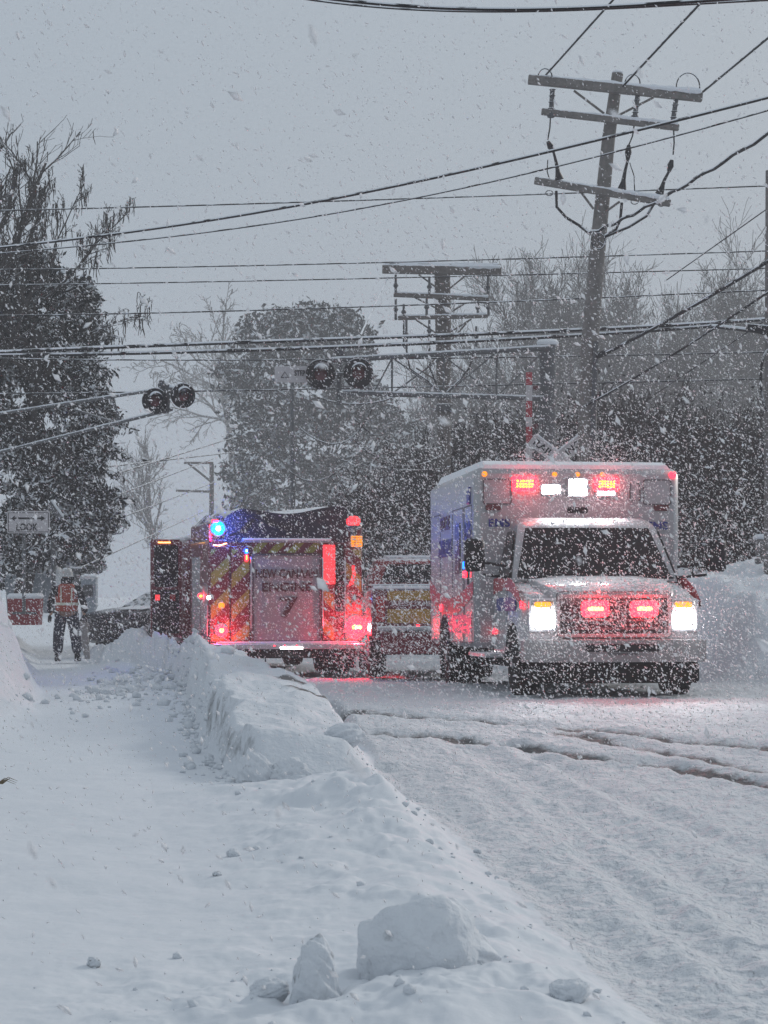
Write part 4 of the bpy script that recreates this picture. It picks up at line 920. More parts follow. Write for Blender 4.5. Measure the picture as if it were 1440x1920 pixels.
Y1 = 60.0
u2 = empty('utility_pole', at(832, 1215, Y1))
tag(u2, 'farther snow-crusted utility pole with thick double top crossarm in the centre', 'utility pole')
P2 = lambda x, y, dy=0: rel(at(x, y, Y1+dy), u2)
pole_mesh([P2(832, 1215), P2(833, 760), P2(831, 620), P2(829, 498)], [.17, .17, .20, .20], M['wood_far'], u2)
crossarm(u2, P2(717, 506, -.3), P2(940, 508, -.5), .20, M['wood_far']); crossarm(u2, P2(722, 500, .3), P2(936, 502, .2), .15, M['wood_far'])
crossarm(u2, P2(738, 553, -.3), P2(917, 560, -.4), .11, M['wood_far']); crossarm(u2, P2(746, 597, -.3), P2(915, 592, -.4), .10, M['wood_far'])
for (a, b) in (((785, 515), (826, 545)), ((875, 515), (838, 545)), ((778, 558), (822, 580)), ((870, 570), (838, 590)), ((780, 600), (818, 625)), ((884, 598), (845, 622)), ((880, 600), (800, 690)), ((780, 690), (830, 720))):
    MB().tube([P2(*a, -.3), P2(*b, -.22)], .022, 5).build('arm_brace', M['wood_far'], u2)
for (x, y0, y1) in ((742, 515, 556), (805, 520, 556), (915, 515, 560), (742, 560, 600), (757, 570, 600), (800, 560, 592), (896, 562, 592), (916, 562, 592), (805, 600, 640), (762, 600, 655), (893, 612, 650)):
    t = MB(); t.tube([P2(x, y0, -.35), P2(x, y1, -.35)], [.03, .035], 7); t.lathe([(.04, -.05), (.07, 0), (.04, .05)], P2(x, (y0+y1)/2, -.35), 'z', 8); t.build('insulator', M['iron'], u2, True)
for pts in (((762, 655), (768, 690), (800, 712), (825, 735)), ((890, 655), (880, 690), (862, 712), (838, 735)), ((805, 640), (806, 690), (822, 730)), ((757, 600), (757, 650), (762, 655))):
    MB().tube([P2(*p, -.3) for p in pts], .025, 6).build('riser_cable', M['wire'], u2, True)
MB().lathe([(.19, -.1), (.24, -.08), (.24, .08), (.19, .1)], P2(833, 765), 'z', 14).build('pole_collar', M['iron'], u2, True)

u3 = empty('utility_pole', at(1449, 1240, 38)); tag(u3, 'wooden utility pole cut by the right edge of the picture', 'utility pole')
P3 = lambda x, y, dy=0: rel(at(x, y, 38+dy), u3)
pole_mesh([P3(1449, 1250), P3(1449, 700), P3(1448, 320)], [.15, .13, .105], M['wood'], u3)
for k, ph in enumerate((0, .18)):
    MB().tube([P3(1444+19*math.sin(R(q))*-1+2*k, 713+60*math.cos(R(q)), -.2) for q in range(0, 361, 20)], .013, 6).build('cable_coil', M['wire'], u3, True)
MB().tube([P3(1400, 612, -.2), P3(1440, 620, -.2), P3(1470, 622, -.2)], [.05, .09, .09], 8).build('splice_case', M['black'], u3, True)
u4 = empty('utility_pole', at(395, 1140, 130)); tag(u4, 'faint utility pole far down the street left of the conifer', 'utility pole')
P4 = lambda x, y: rel(at(x, y, 130), u4)
pole_mesh([P4(396, 1140), P4(397, 870)], [.16, .12], M['wood_far'], u4)
for (a, b) in (((345, 868), (400, 868)), ((398, 905), (352, 868)), ((330, 920), (400, 922))): MB().tube([P4(*a), P4(*b)], .07, 6).build('crossarm', M['wood_far'], u4)
u5 = empty('utility_pole', at(555, 1180, 85)); tag(u5, 'slender pale pole in front of the central evergreen', 'utility pole')
MB().tube([rel(at(550, 1180, 66), u5), rel(at(548, 700, 66), u5)], [.09, .06], 10).build('pole', M['galv'], u5, True)
u5.location = at(550, 1180, 66)
for c_ in u5.children: c_.location = (0, 0, 0)
for c_ in list(u5.children):
    me = c_.data
    for v in me.vertices: v.co += Vector(at(555, 1180, 85))-Vector(at(550, 1180, 66))

# ================================================================ CABLES
def wire(pts, r, label, cat='power line', m='wire_thin', group=None, sag=.0, n=28, name='power_line', wob=0):
    """pts: (px, py, depth) controls joined smoothly"""
    P = [at(*p) for p in pts]; out_ = []
    if len(P) == 2:
        for i in range(n+1):
            t = i/n; q = P[0].lerp(P[1], t); q.z -= sag*4*t*(1-t); out_.append(q)
    else:
        ts = np.linspace(0, 1, len(P)); A_ = np.array([p[:] for p in P])
        tt = np.linspace(0, 1, n+1)
        cf = [np.polyfit(ts, A_[:, k], min(len(P)-1, 3)) for k in range(3)]
        out_ = [Vector([float(np.polyval(cf[k], t)) for k in range(3)]) for t in tt]
    if wob:
        out_ = [q+Vector((0, 0, wob*math.sin(i*1.7))) for i, q in enumerate(out_)]
    o = MB().tube(out_, r, 8).build(name, M[m], None, True); tag(o, label, cat, group); return o
cb_ = 'cable'
wire([(540, -14, 20), (870, 16, 19), (1180, 10, 18), (1480, -10, 17)], .016, 'thick black cable sagging across the very top of the picture', cb_, 'wire', name='cable')
wire([(560, -4, 20.3), (870, 21, 19.3), (1180, 14, 18.3), (1480, -2, 17.3)], .010, 'thinner cable lashed under the thick one at the top', cb_, 'wire', name='cable')
wire([(1022, 142, 42), (1160, -12, 36)], .018, 'power line rising from the left end of the top crossarm', m='wire')
wire([(1160, 170, 42), (1330, -12, 36)], .020, 'power line rising from the pole top to the picture top', m='wire')
wire([(1318, 172, 42), (1480, 38, 36)], .020, 'power line rising from the right end of the top crossarm', m='wire')
wire([(-40, 468, 36), (300, 427, 34), (600, 376, 32), (1000, 292, 30), (1480, 172, 28)], .021, 'thick dark cable climbing from left edge to upper right', cb_, 'wire', name='cable')
wire([(-40, 478, 36), (300, 447, 34.3), (600, 402, 32.3), (1000, 325, 30.3), (1480, 195, 28.3)], .011, 'thin line climbing just under the thick diagonal cable', m='wire')
wire([(1105, 437, 41.7), (1180, 405, 40), (1300, 338, 38), (1480, 225, 35)], .028, 'bumpy twisted cable curving from the pole coil to upper right', cb_, 'wire', name='cable', wob=.02)
for k, (y0, y1, y2, r, lab) in enumerate(((396, 378, 347, .014, 'topmost level rail line wire crossing the grey sky'), (506, 495, 469, .013, 'level wire crossing at the farther pole top'), (535, 524, 502, .012, 'level wire just below the farther pole top'),
        (592, 578, 542, .014, 'level wire crossing between the farther pole crossarms'), (671, 674, 659, .014, 'level wire grazing the top of the round signal lamps'), (739, 729, 709, .014, 'lowest level wire crossing through both signal arms'))):
    wire([(-60, y0, 46), (600, y1, 46), (1480, y2, 46)], r, lab, m='wire_thin')
wire([(-60, 663, 44), (500, 640, 44), (1000, 622, 44), (1480, 595, 44)], .036, 'upper of two heavy snow-topped cables crossing the street', cb_, 'wire', name='cable')
wire([(-60, 666, 44), (500, 655, 44), (1000, 633, 44), (1330, 611, 44)], .036, 'lower of two heavy snow-topped cables crossing the street', cb_, 'wire', name='cable')
wire([(1330, 611, 44), (1400, 618, 42), (1480, 630, 40)], .042, 'drooping heavy cable end joining the right edge pole', cb_, 'wire', name='cable')
wire([(1128, 666, 41.8), (1280, 585, 40), (1480, 465, 37)], .032, 'upper slanting guy cable right of the tall pole', cb_, 'wire', name='cable', sag=.1)
wire([(1095, 762, 41.8), (1270, 660, 40), (1480, 520, 37)], .020, 'lower slanting guy cable right of the tall pole', cb_, 'wire', name='cable', sag=.1)
wire([(1220, 745, 44), (1480, 570, 38)], .010, 'fine slanting wire below the two slanting guy cables', m='wire_thin')
wire([(1250, 525, 44), (1480, 362, 38)], .010, 'fine slanting wire above the bare trees at right', m='wire_thin')
wire([(727, 520, 59.6), (676, 628, 52)], .022, 'short cable dropping left from the farther pole top arm', cb_, 'wire', name='cable')
for (pts, lab) in ((((560, 800, 56), (640, 830, 56), (700, 760, 56)), 'snow-covered drooping wire before the evergreen left loop'), (((662, 782, 56), (740, 835, 57), (828, 838, 59.5)), 'upper drooping snow-covered wire left of the farther pole'), (((660, 820, 56), (745, 872, 57), (828, 852, 59.5)), 'middle drooping snow-covered wire left of the farther pole'), (((640, 862, 56), (740, 880, 57), (828, 878, 59.5)), 'lowest drooping snow-covered wire left of the farther pole'), (((540, 880, 56), (600, 900, 56), (670, 850, 56)), 'drooping snow-covered wire above the hose cover'), (((595, 745, 50), (680, 757, 50), (760, 735, 50)), 'short looping wire under the overhead signal lamps')):
    wire(pts, .016, lab, m='wire', name='drooping_wire')
for k, (a, b) in enumerate((((170, 903, 60), (440, 820, 110)), ((160, 880, 60), (440, 848, 110)), ((150, 955, 60), (400, 860, 120)), ((150, 1000, 60), (400, 905, 120)), ((150, 1065, 60), (380, 960, 130)))):
    wire([a, b], .022, ['upper thick slanting line in the far misty street', 'nearly level line in the far misty street', 'third slanting line down in the misty street', 'fourth slanting line down in the misty street', 'lowest slanting line over the misty street'][k], m='wire_thin')

# ================================================================ CROSSING SIGNALS
def signal_lamp(parent, c, r, tilt=0, name='signal_lamp'):
    c = Vector(c)
    b = MB(); b.lathe([(r, 0), (r*1.02, -.01), (r, -.03), (r*.5, -.035)], (0, 0, 0), 'y', 28); h = b.build(name, M['signalblack'], parent, True); h.location = c; h.rotation_euler = (0, 0, tilt)
    MB().lathe([(r*.46, -.03), (r*.44, -.06), (r*.25, -.085), (r*.05, -.09)], (0, 0, 0), 'y', 20).build('lens', M['lens_dark'], h, True)
    # visor: upper half tube
    vs = []; fs = []; n = 14
    for j, (yy, rr) in enumerate(((-.03, .52), (-.26, .55), (-.26, .50), (-.03, .48))):
        for i in range(n+1):
            a = R(-20+220*i/n); vs.append((r*rr*math.cos(a), yy, r*rr*math.sin(a)))
    for j in range(4):
        for i in range(n): fs.append((j*(n+1)+i, j*(n+1)+i+1, ((j+1) % 4)*(n+1)+i+1, ((j+1) % 4)*(n+1)+i))
    MB().add(vs, fs).build('visor', M['signalblack'], h, True)
    MB().tube([(r*.56*math.cos(R(q)), -.15, r*.56*math.sin(R(q))+.01) for q in range(35, 146, 10)], [.012+.022*math.sin(math.pi*i/11) for i in range(12)], 6).build('visor_snow', M['snowcap'], h, True)
    MB().tube([(r*.98*math.cos(R(q)), -.015, r*.98*math.sin(R(q))+.005) for q in range(50, 131, 10)], .012, 6).build('rim_snow', M['snowcap'], h, True)
    MB().cyl((0, .02, 0), (0, .22, 0), r*.3, r*.22, 12).build('lamp_back', M['signalblack'], h)
    return h
YC = 45.0
cl = empty('crossing_cantilever', at(1027, 1240, YC)); tag(cl, 'railroad signal truss arm on the right mast holding two round lamps over the road', 'crossing signal')
PC = lambda x, y, dy=0: rel(at(x, y, YC+dy), cl)
MB().cyl(PC(1027, 1245), PC(1027, 648), .165, .155, 20).build('mast', M['galv'], cl, True)
MB().lathe([(.20, 0), (.21, .05), (.17, .10), (.05, .12)], PC(1027, 647), 'z', 18).build('mast_snow_cap', M['snowcap'], cl, True)
def snowy_pipe(parent, a, b, r, name='truss_pipe', m='galv', sn=1.0):
    o = MB().cyl(a, b, r, r, 10).build(name, M[m], parent, True); a, b = Vector(a), Vector(b)
    n = 30; MB().tube([a.lerp(b, i/n)+Vector((0, 0, r*1.0)) for i in range(n+1)], [r*(.55+.45*random.random())*sn for _ in range(n+1)], 6).build('pipe_snow', M['snowcap'], o, True)
for dy in (-.25, .35):
    snowy_pipe(cl, PC(1030, 653, dy), PC(622, 676, dy), .045, sn=.75)
    snowy_pipe(cl, PC(1020, 748, dy), PC(640, 737, dy), .045, sn=.6)
for x in (735, 832, 931):
    MB().tube([PC(x, 668, -.25), PC(x, 742, -.25)], .022, 6).build('truss_strut', M['galv'], cl)
for (a, b) in (((735, 738), (832, 668)), ((832, 742), (931, 660)), ((931, 744), (1018, 660)), ((700, 738), (735, 672)), ((832, 668), (931, 742)), ((735, 670), (832, 740))):
    MB().tube([PC(*a, -.25), PC(*b, -.25)], .016, 6).build('truss_brace', M['galv'], cl)
MB().cyl(PC(636, 660, -.1), PC(636, 760, -.1), .05, .05, 10).build('lamp_post', M['galv'], cl)
MB().box(PC(636, 661, -.1), (.2, .3, .14), ch=.03).build('junction_box', M['iron'], cl)
MB().tube([PC(600, 702, -.2), PC(672, 702, -.2)], .04, 8).build('lamp_bar', M['iron'], cl)
signal_lamp(cl, PC(601, 702, -.4), .275, .1); signal_lamp(cl, PC(672, 700, -.4), .275, .1)
sg_ = MB().box(PC(548, 702, -.2), (.66, .03, .30), ch=.01).build('number_sign', M['signwhite'], cl)
text('lettering', 'STEP', .14, M['blackletter'], sg_, PC(562, 700, -.224), (R(90), 0, 0), .20)
q0 = PC(534, 703, -.224)
MB().tube([q0+Vector((-.07, 0, -.05)), q0+Vector((.07, 0, -.05)), q0+Vector((0, 0, .06)), q0+Vector((-.07, 0, -.05))], .007, 4).build('triangle_mark', M['blackletter'], sg_)

lc = empty('crossing_cantilever', at(-40, 1215, 51)); tag(lc, 'railroad signal arm reaching in from the left tree with two round lamps', 'crossing signal')
PL = lambda x, y, Y: rel(at(x, y, Y*.85), lc)
MB().cyl(PL(-40, 1205, 60), PL(-40, 760, 60), .16, .15, 14).build('mast', M['galv'], lc, True)
snowy_pipe(lc, PL(-40, 782, 60), PL(322, 727, 51), .028, m='iron', sn=.8); snowy_pipe(lc, PL(-40, 858, 60), PL(322, 768, 51), .028, m='iron', sn=.8)
snowy_pipe(lc, PL(300, 722, 51.3), PL(345, 738, 50.5), .05, 'lamp_bar', 'iron')
MB().tube([PL(211, 744, 53.6), PL(225, 795, 53.6)], .03, 6).build('truss_strut', M['iron'], lc)
MB().tube([PL(140, 768, 55.6), PL(225, 795, 53.6)], .022, 6).build('truss_brace', M['iron'], lc)
MB().tube([PL(100, 765, 57), PL(112, 822, 57)], .03, 6).build('truss_strut', M['iron'], lc)
MB().box(PL(312, 748, 51), (.14, .14, .52), Matrix.Rotation(.1, 3, 'Y'), ch=.02).build('lamp_bracket', M['iron'], lc)
MB().box(PL(303, 720, 51), (.10, .10, .14), ch=.02).build('cap_fitting', M['iron'], lc)
signal_lamp(lc, PL(290, 752, 50.8), .23, .25); signal_lamp(lc, PL(343, 742, 50.6), .22, .25)

# gate arm, crossbuck
ga = empty('crossing_gate_arm', at(994, 1240, 44)); tag(ga, 'raised railroad gate arm striped red and white beside the signal mast', 'gate arm')
PG = lambda x, y, dy=0: rel(at(x, y, 44+dy), ga)
for (y0, y1, k) in ((698, 722, 1), (722, 752, 0), (752, 782, 1), (782, 800, 0), (800, 832, 1), (832, 866, 0), (866, 900, 1)):
    a, b = PG(992, y0), PG(992, y1)
    MB().box((a+b)/2+Vector((.0, 0, 0)), (.115, .04, abs((a-b).z)-.002), ch=.006).build('gate_stripe', M['stripe_red'] if k else M['signwhite'], ga)
MB().box((PG(994, 900)+PG(994, 1240))/2, (.16, .12, (PG(994, 900)-PG(994, 1240)).z), ch=.02).build('gate_mechanism_post', M['galv'], ga)
for y in (727, 800): MB().lathe([(.055, 0), (.05, -.05), (.02, -.07)], PG(1004, y, -.03), 'y', 12).build('gate_lamp', M['lens_dark'], ga, True)
cbk = empty('crossbuck_sign', at(1046, 1240, 43.2)); tag(cbk, 'white railroad crossbuck sign showing over the ambulance roof', 'railroad sign')
PB = lambda x, y, dy=0: rel(at(x, y, 43.2+dy), cbk)
ctr = PB(1046, 862)
MB().cyl(PB(1046, 1245, .1), PB(1046, 850, .1), .05, .05, 10).build('sign_post', M['galv'], cbk)
for k, (ang, s1) in enumerate(((-38, 'RAIL   ROAD'), (38, 'CROSS   ING'))):
    Mx = Matrix.Rotation(-R(ang), 3, 'Y')
    bl = MB().box(ctr+Vector((0, -.02*k, 0)), (1.22, .015, .23), Mx, ch=.004).build('sign_blade', M['signwhite'], cbk)
    for wd_, off_ in zip(s1.split(), (-.34, .34)):
        text('lettering', wd_, .17, M['blackletter'], bl, ctr+Vector((0, -.02*k-.010, 0))+Mx @ Vector((off_, 0, 0)), (R(90), -R(ang), 0), .1*len(wd_))
    MB().box(ctr+Vector((0, -.02*k, 0))+Mx @ Vector((0, 0, .128)), (1.18, .04, .03), Mx, ch=.01).build('blade_snow', M['snowcap'], bl)

# ---------------------------------------------------------------- left roadside objects
ls = empty('look_sign', at(48, 1150, 49)); tag(ls, 'white LOOK sign with double arrow on a post under the left tree', 'sign')
PS = lambda x, y, dy=0: rel(at(x, y, 49+dy), ls)
MB().box((PS(45, 1150)+PS(45, 985))/2, (.07, .05, (PS(45, 985)-PS(45, 1150)).z), ch=.008).build('sign_post', M['galv'], ls)
MB().prism(rrect(PS(14, 0).x, PS(94, 0).x, PS(0, 1000).z, PS(0, 958).z, .03), -.02, 'y', -.03).build('sign_plate', M['signwhite'], ls)
frame(ls, 'sign_border', M['blackletter'], PS(16, 0).x, PS(92, 0).x, PS(0, 998).z, PS(0, 961).z, .012, -.051, -.004, .02)
text('lettering', 'LOOK', .2, M['blackletter'], ls, PS(50, 989, -.056), (R(90), 0, 0), .44)
zc = PS(0, 972).z
xa, xb = PS(20, 0).x, PS(86, 0).x
MB().prism([(xa, zc), (xa+.10, zc+.055), (xa+.085, zc+.018), (xb-.085, zc+.018), (xb-.10, zc+.055), (xb, zc), (xb-.10, zc-.055), (xb-.085, zc-.018), (xa+.085, zc-.018), (xa+.10, zc-.055)], -.005, 'y', -.051).build('double_arrow', M['blackletter'], ls)
lp = empty('low_crossing_lamps', at(105, 1150, 51)); tag(lp, 'low pair of black round crossing lamps capped with snow near the worker', 'crossing signal')
PQ = lambda x, y, dy=0: rel(at(x, y, 51+dy), lp)
MB().cyl(PQ(100, 1150), PQ(100, 1005), .05, .05, 12).build('post', M['galv'], lp)
MB().tube([PQ(68, 1045), PQ(130, 1015)], .035, 8).build('lamp_bar', M['iron'], lp)
signal_lamp(lp, PQ(130, 1018, -.2), .24, -.6); signal_lamp(lp, PQ(68, 1047, -.2), .22, -.6)
sp = empty('snow_covered_board', at(97, 985, 52)); tag(sp, 'snow-crusted slanting board beside the LOOK sign', 'board')
a_, b_ = rel(at(92, 942, 52), sp), rel(at(115, 975, 52), sp)
MB().box((a_+b_)/2, (.45, .06, .14), Matrix.Rotation(.95, 3, 'Y'), ch=.02).build('board', M['galv'], sp)
MB().box((a_+b_)/2+Vector((.05, -.01, .06)), (.44, .08, .05), Matrix.Rotation(.95, 3, 'Y'), ch=.02).build('board_snow', M['snowcap'], sp)
dp = empty('dumpster', at(58, 1150, 56)); tag(dp, 'pale blue-grey dumpster with a thick snow cap behind the worker', 'dumpster')
MB().loft([[(-.55, y, 0), (.50, y, 0), (.58, y, .95), (-.62, y, .95)] for y in (0, 1.0)]).build('bin_body', M['bluegrey'], dp)
for x in (-.35, -.05, .25): MB().box((x, -.02, .5), (.05, .05, .8)).build('rib', M['bluegrey'], dp)
MB().box((-.02, .5, 1.02), (1.24, 1.1, .14), ch=.06).build('snow_cap', M['snowcap'], dp, True)
rb_ = empty('salt_bin', at(46, 1172, 50)); tag(rb_, 'dark red bin with snow on its lid at the foot of the left snowbank', 'bin')
MB().loft([[(-.34, y, 0), (.28, y, 0), (.31, y, .55), (-.36, y, .55)] for y in (0, .6)]).build('bin_body', M['bin_red'], rb_)
MB().box((-.02, .3, .60), (.70, .66, .12), ch=.05).build('snow_cap', M['snowcap'], rb_, True)
MB().box((0, -.015, .25), (.5, .03, .05)).build('bin_handle', M['galv'], rb_)
cbx = empty('signal_cabinet', at(165, 1175, 53)); tag(cbx, 'pale grey signal cabinet just right of the worker', 'cabinet')
MB().loft([[(-.16, y, .2), (.02, y, .15), (.17, y, .45), (.17, y, 1.05), (-.16, y, 1.05)] for y in (0, .4)]).build('cabinet_body', M['bluegrey'], cbx)
MB().box((0, -.012, .8), (.22, .02, .26)).build('cabinet_door', M['galv'], cbx)
MB().box((0, .2, 1.09), (.38, .46, .08), ch=.03).build('snow_cap', M['snowcap'], cbx, True)
MB().box((0, .2, .1), (.08, .08, .3)).build('leg', M['galv'], cbx)
tp = empty('tee_post', at(143, 1165, 51.5)); tag(tp, 'short steel tee-topped post between the worker and the cabinet', 'post')
MB().box((0, 0, .55), (.07, .07, 1.1)).build('post', M['galv'], tp); MB().box((0, 0, 1.1), (.26, .09, .07), ch=.01).build('crossbar', M['galv'], tp); MB().box((0, 0, 1.15), (.26, .10, .05), ch=.02).build('snow_cap', M['snowcap'], tp)
wm = empty('marker_post', at(158, 1236, 47.5)); tag(wm, 'pale leaning marker plank standing at the right of the worker', 'marker post')
MB().loft([[(-.14, 0, .75), (.06, 0, .75), (.06, .05, .75), (-.14, .05, .75)], [(-.09, 0, .35), (.09, 0, .35), (.09, .05, .35), (-.09, .05, .35)], [(.02, 0, 0), (.11, 0, 0), (.11, .05, 0), (.02, .05, 0)]]).build('plank', mat('pale_plank', (.42, .39, .38), .8, var=.15), wm)
# stone gate pillar at right
sp_ = empty('stone_pillar', at(1462, 1145, 40)); tag(sp_, 'grey stone pillar with a snow cap at the right edge', 'pillar')
zz = 0.0
MB().box((0, .25, .55), (.62, .46, 1.15)).build('core', M['mortar'], sp_)
for rrow in range(7):
    xs = [-.35, -.12+random.uniform(-.08, .08), .12+random.uniform(-.06, .08), .35] if rrow % 2 else [-.35, random.uniform(-.08, .08), .35]
    for a, b in zip(xs[:-1], xs[1:]):
        MB().box(((a+b)/2, .25, .08+rrow*.155), (b-a-.015, .50+random.uniform(0, .04), .14), ch=.02).build('stone', M['stone'], sp_)
MB().box((0, .25, 1.16), (.78, .62, .07), ch=.015).build('capstone', M['stone'], sp_); MB().box((0, .25, 1.23), (.74, .6, .10), ch=.04).build('snow_cap', M['snowcap'], sp_, True)
# far house with a snowy roof on the hill at right
hs = empty('house', at(1430, 925, 150)); tag(hs, 'grey house with snow-covered roof beyond the brush at right', 'house')
MB().box((0, 2.5, 1.9), (6.4, 5, 3.8)).build('wall', M['bluegrey'], hs)
MB().loft([[(-3.5, -.3, 3.4), (3.5, -.3, 3.4), (3.5, -.3, 3.5), (-3.5, -.3, 3.5)], [(-3.5, 2.5, 4.7), (3.5, 2.5, 4.7), (3.5, 2.5, 4.85), (-3.5, 2.5, 4.85)], [(-3.5, 5.3, 3.4), (3.5, 5.3, 3.4), (3.5, 5.3, 3.5), (-3.5, 5.3, 3.5)]]).build('roof', M['snowcap'], hs)
for x in (-2.2, -.8, .8, 2.2):
    f_ = MB().box((x, -.03, 2.4), (.8, .06, 1.0)).build('window', M['glass'], hs)
    for q in (-.42, .42): MB().box((x+q, -.06, 2.4), (.06, .08, 1.1)).build('frame', M['signwhite'], f_)

hs.scale = (1.45, 1.45, 1.45)
# ================================================================ TREES
def branches(seed, base, h, spread, levels, kids, r0, up=.35, lean=(0, 0), stems=1, twigl=.5, jit=.35, minr=.006, shrink=.62, start=.25):
    rnd = random.Random(seed); S = []
    def grow(p, d, L, r, lv):
        n = 4 if lv < 2 else 3; q = Vector(p); dd = Vector(d); nodes = [(Vector(q), r)]
        for i in range(n):
            dd = (dd+Vector((rnd.gauss(0, jit*.35), rnd.gauss(0, jit*.35), rnd.gauss(0, jit*.25)+up*.10))).normalized()
            q2 = q+dd*L/n; r2 = r*(1-(i+1)/n*.45); S.append((Vector(q), Vector(q2), r*(1-i/n*.45), r2, lv)); q = q2; nodes.append((Vector(q), r2))
        if lv < levels:
            k = kids[lv] if lv < len(kids) else kids[-1]
            for j in range(k):
                t = start+(1-start)*(j+rnd.random())/k if lv == 0 else .15+.85*(j+rnd.random())/k
                i = min(int(t*n), n-1); f = t*n-i; pp_ = nodes[i][0].lerp(nodes[i+1][0], f)
                a = rnd.uniform(0, 2*math.pi); tilt = rnd.uniform(.45, .95)*spread
                side = dd.cross(Vector((math.cos(a), math.sin(a), .3))).normalized()
                nd = (dd*math.cos(tilt)+side*math.sin(tilt)+Vector((0, 0, up*.4))).normalized()
                grow(pp_, nd, L*shrink*rnd.uniform(.7, 1.1)*(1-.35*t if lv == 0 else 1), max(nodes[i][1]*.55, minr), lv+1)
    for s in range(stems):
        d0 = Vector((lean[0]+(rnd.gauss(0, .22) if stems > 1 else 0), lean[1]+(rnd.gauss(0, .22) if stems > 1 else 0), 1)).normalized()
        grow(Vector(base)+Vector((rnd.gauss(0, .15), rnd.gauss(0, .15), 0))*(stems > 1), d0, h, r0*rnd.uniform(.8, 1.1), 0)
    return S
def segs_mesh(name, S, m, parent, sides=3, minr=.004):
    n = len(S); A_ = np.array([s[0][:] for s in S]); B_ = np.array([s[1][:] for s in S]); ra = np.maximum(np.array([s[2] for s in S]), minr); rb = np.maximum(np.array([s[3] for s in S]), minr)
    d = B_-A_; d /= np.linalg.norm(d, axis=1)[:, None]+1e-9; ref = np.where(np.abs(d[:, 2:3]) > .9, np.array([[1, 0, 0]]), np.array([[0, 0, 1]])); u = np.cross(d, ref); u /= np.linalg.norm(u, axis=1)[:, None]+1e-9; v = np.cross(d, u)
    VV = np.zeros((n, 2*sides, 3))
    for k in range(sides):
        a = 2*math.pi*k/sides; o = u*math.cos(a)+v*math.sin(a)
        VV[:, k] = A_+o*ra[:, None]; VV[:, sides+k] = B_+o*rb[:, None]
    base = np.arange(n)[:, None, None]*2*sides
    fq = np.array([[k, (k+1) % sides, sides+(k+1) % sides, sides+k] for k in range(sides)])[None]
    return np_mesh(name, VV.reshape(-1, 3), (base+fq).reshape(-1, 4), m, parent, smooth=True)
def bare_tree(px, py, Y, h, label, seed, group=None, spread=1.0, levels=4, kids=(9, 6, 5, 4), r0=.16, up=.5, m='twig', name='bare_tree', minr=.006, **kw):
    t = empty(name, at(px, py, Y)); tag(t, label, 'tree', group)
    S = branches(seed, (0, 0, 0), h, spread, levels, kids, r0, up, minr=minr, **kw)
    segs_mesh('trunk', [s for s in S if s[4] == 0], M['bark'], t, 8)
    segs_mesh('crown', [s for s in S if s[4] > 0], M[m], t, 3, minr)
    return t, S
def leaves(name, P, size, m, parent, seed=0, elong=2.2, droop=.3):
    r = np.random.default_rng(seed); n = len(P)
    d = r.normal(size=(n, 3)); d[:, 2] -= droop; d /= np.linalg.norm(d, axis=1)[:, None]
    e = np.cross(d, r.normal(size=(n, 3))); e /= np.linalg.norm(e, axis=1)[:, None]+1e-9
    s = size*r.uniform(.5, 1.4, (n, 1)); L = d*s*elong*.5; W = e*s*.5
    VV = np.stack([P-L, P+W*.9, P+L, P-W], 1).reshape(-1, 3); Fq = np.arange(n*4).reshape(-1, 4)
    return np_mesh(name, VV, Fq, M[m], parent)

# left evergreen: crown volume from boughs
def bough_points(rnd, outline, n, Y, dy, clump=.35, per=60):
    """outline(z)->(xmin,xmax) in metres; returns clumped leaf points"""
    out_ = []
    k = n//per
    for i in range(k):
        z, x0, x1 = outline(rnd)
        edge = rnd.random()
        x = x0+(x1-x0)*(rnd.random() if edge > .35 else (1-rnd.random()**2*.15)); y = Y+rnd.normal(0, dy)
        s = clump*rnd.uniform(.5, 1.4)
        dirv = np.array([rnd.uniform(-.3, 1.0) if x > (x0+x1)/2 else rnd.uniform(-1, .3), rnd.uniform(-.6, .6), rnd.uniform(-.5, .15)])
        t = rnd.random((per, 1)); pts = np.array([x, y, z])+dirv*s*1.6*(t-.5)+rnd.normal(0, s*.28, (per, 3))*np.array([1, 1, .6])
        out_.append(pts)
    P = np.concatenate(out_)
    # boughs: drooping layers stand forward of darker gaps
    lay = vnoise(P[:, 0]*1.3/clump*.36, P[:, 2]*2.6/clump*.36+.5*P[:, 0], 90)
    P[:, 1] -= (lay-.5)*3.0
    gap = vnoise(P[:, 0]*1.7/clump*.36+5, P[:, 2]*2.1/clump*.36, 91)
    return P[(gap > (.40 if clump < .5 else .27)) | (rnd.random(len(P)) < .16)]
r1 = np.random.default_rng(11)
RY = [470, 520, 560, 600, 650, 700, 760, 820, 880, 930, 960, 1000, 1040, 1070]; RX = [70, 140, 145, 140, 150, 185, 205, 190, 180, 170, 210, 185, 140, 60]
def ol_left(rnd):
    y = rnd.uniform(475, 1068); xr = np.interp(y, RY, RX)+rnd.normal(0, 9)
    xr += 70*float(vnoise(np.array([y*.045]), np.array([1.3]))[0]-.5); p = at(0, y, 55); return p.z, (-120-720)*55/F, (xr-720)*55/F
t1 = empty('evergreen_tree', at(40, 1130, 55)); tag(t1, 'big dark snow-dusted evergreen tree filling the left edge', 'tree')
P = bough_points(r1, ol_left, 105000, 55, 1.1, .36)
ext = []
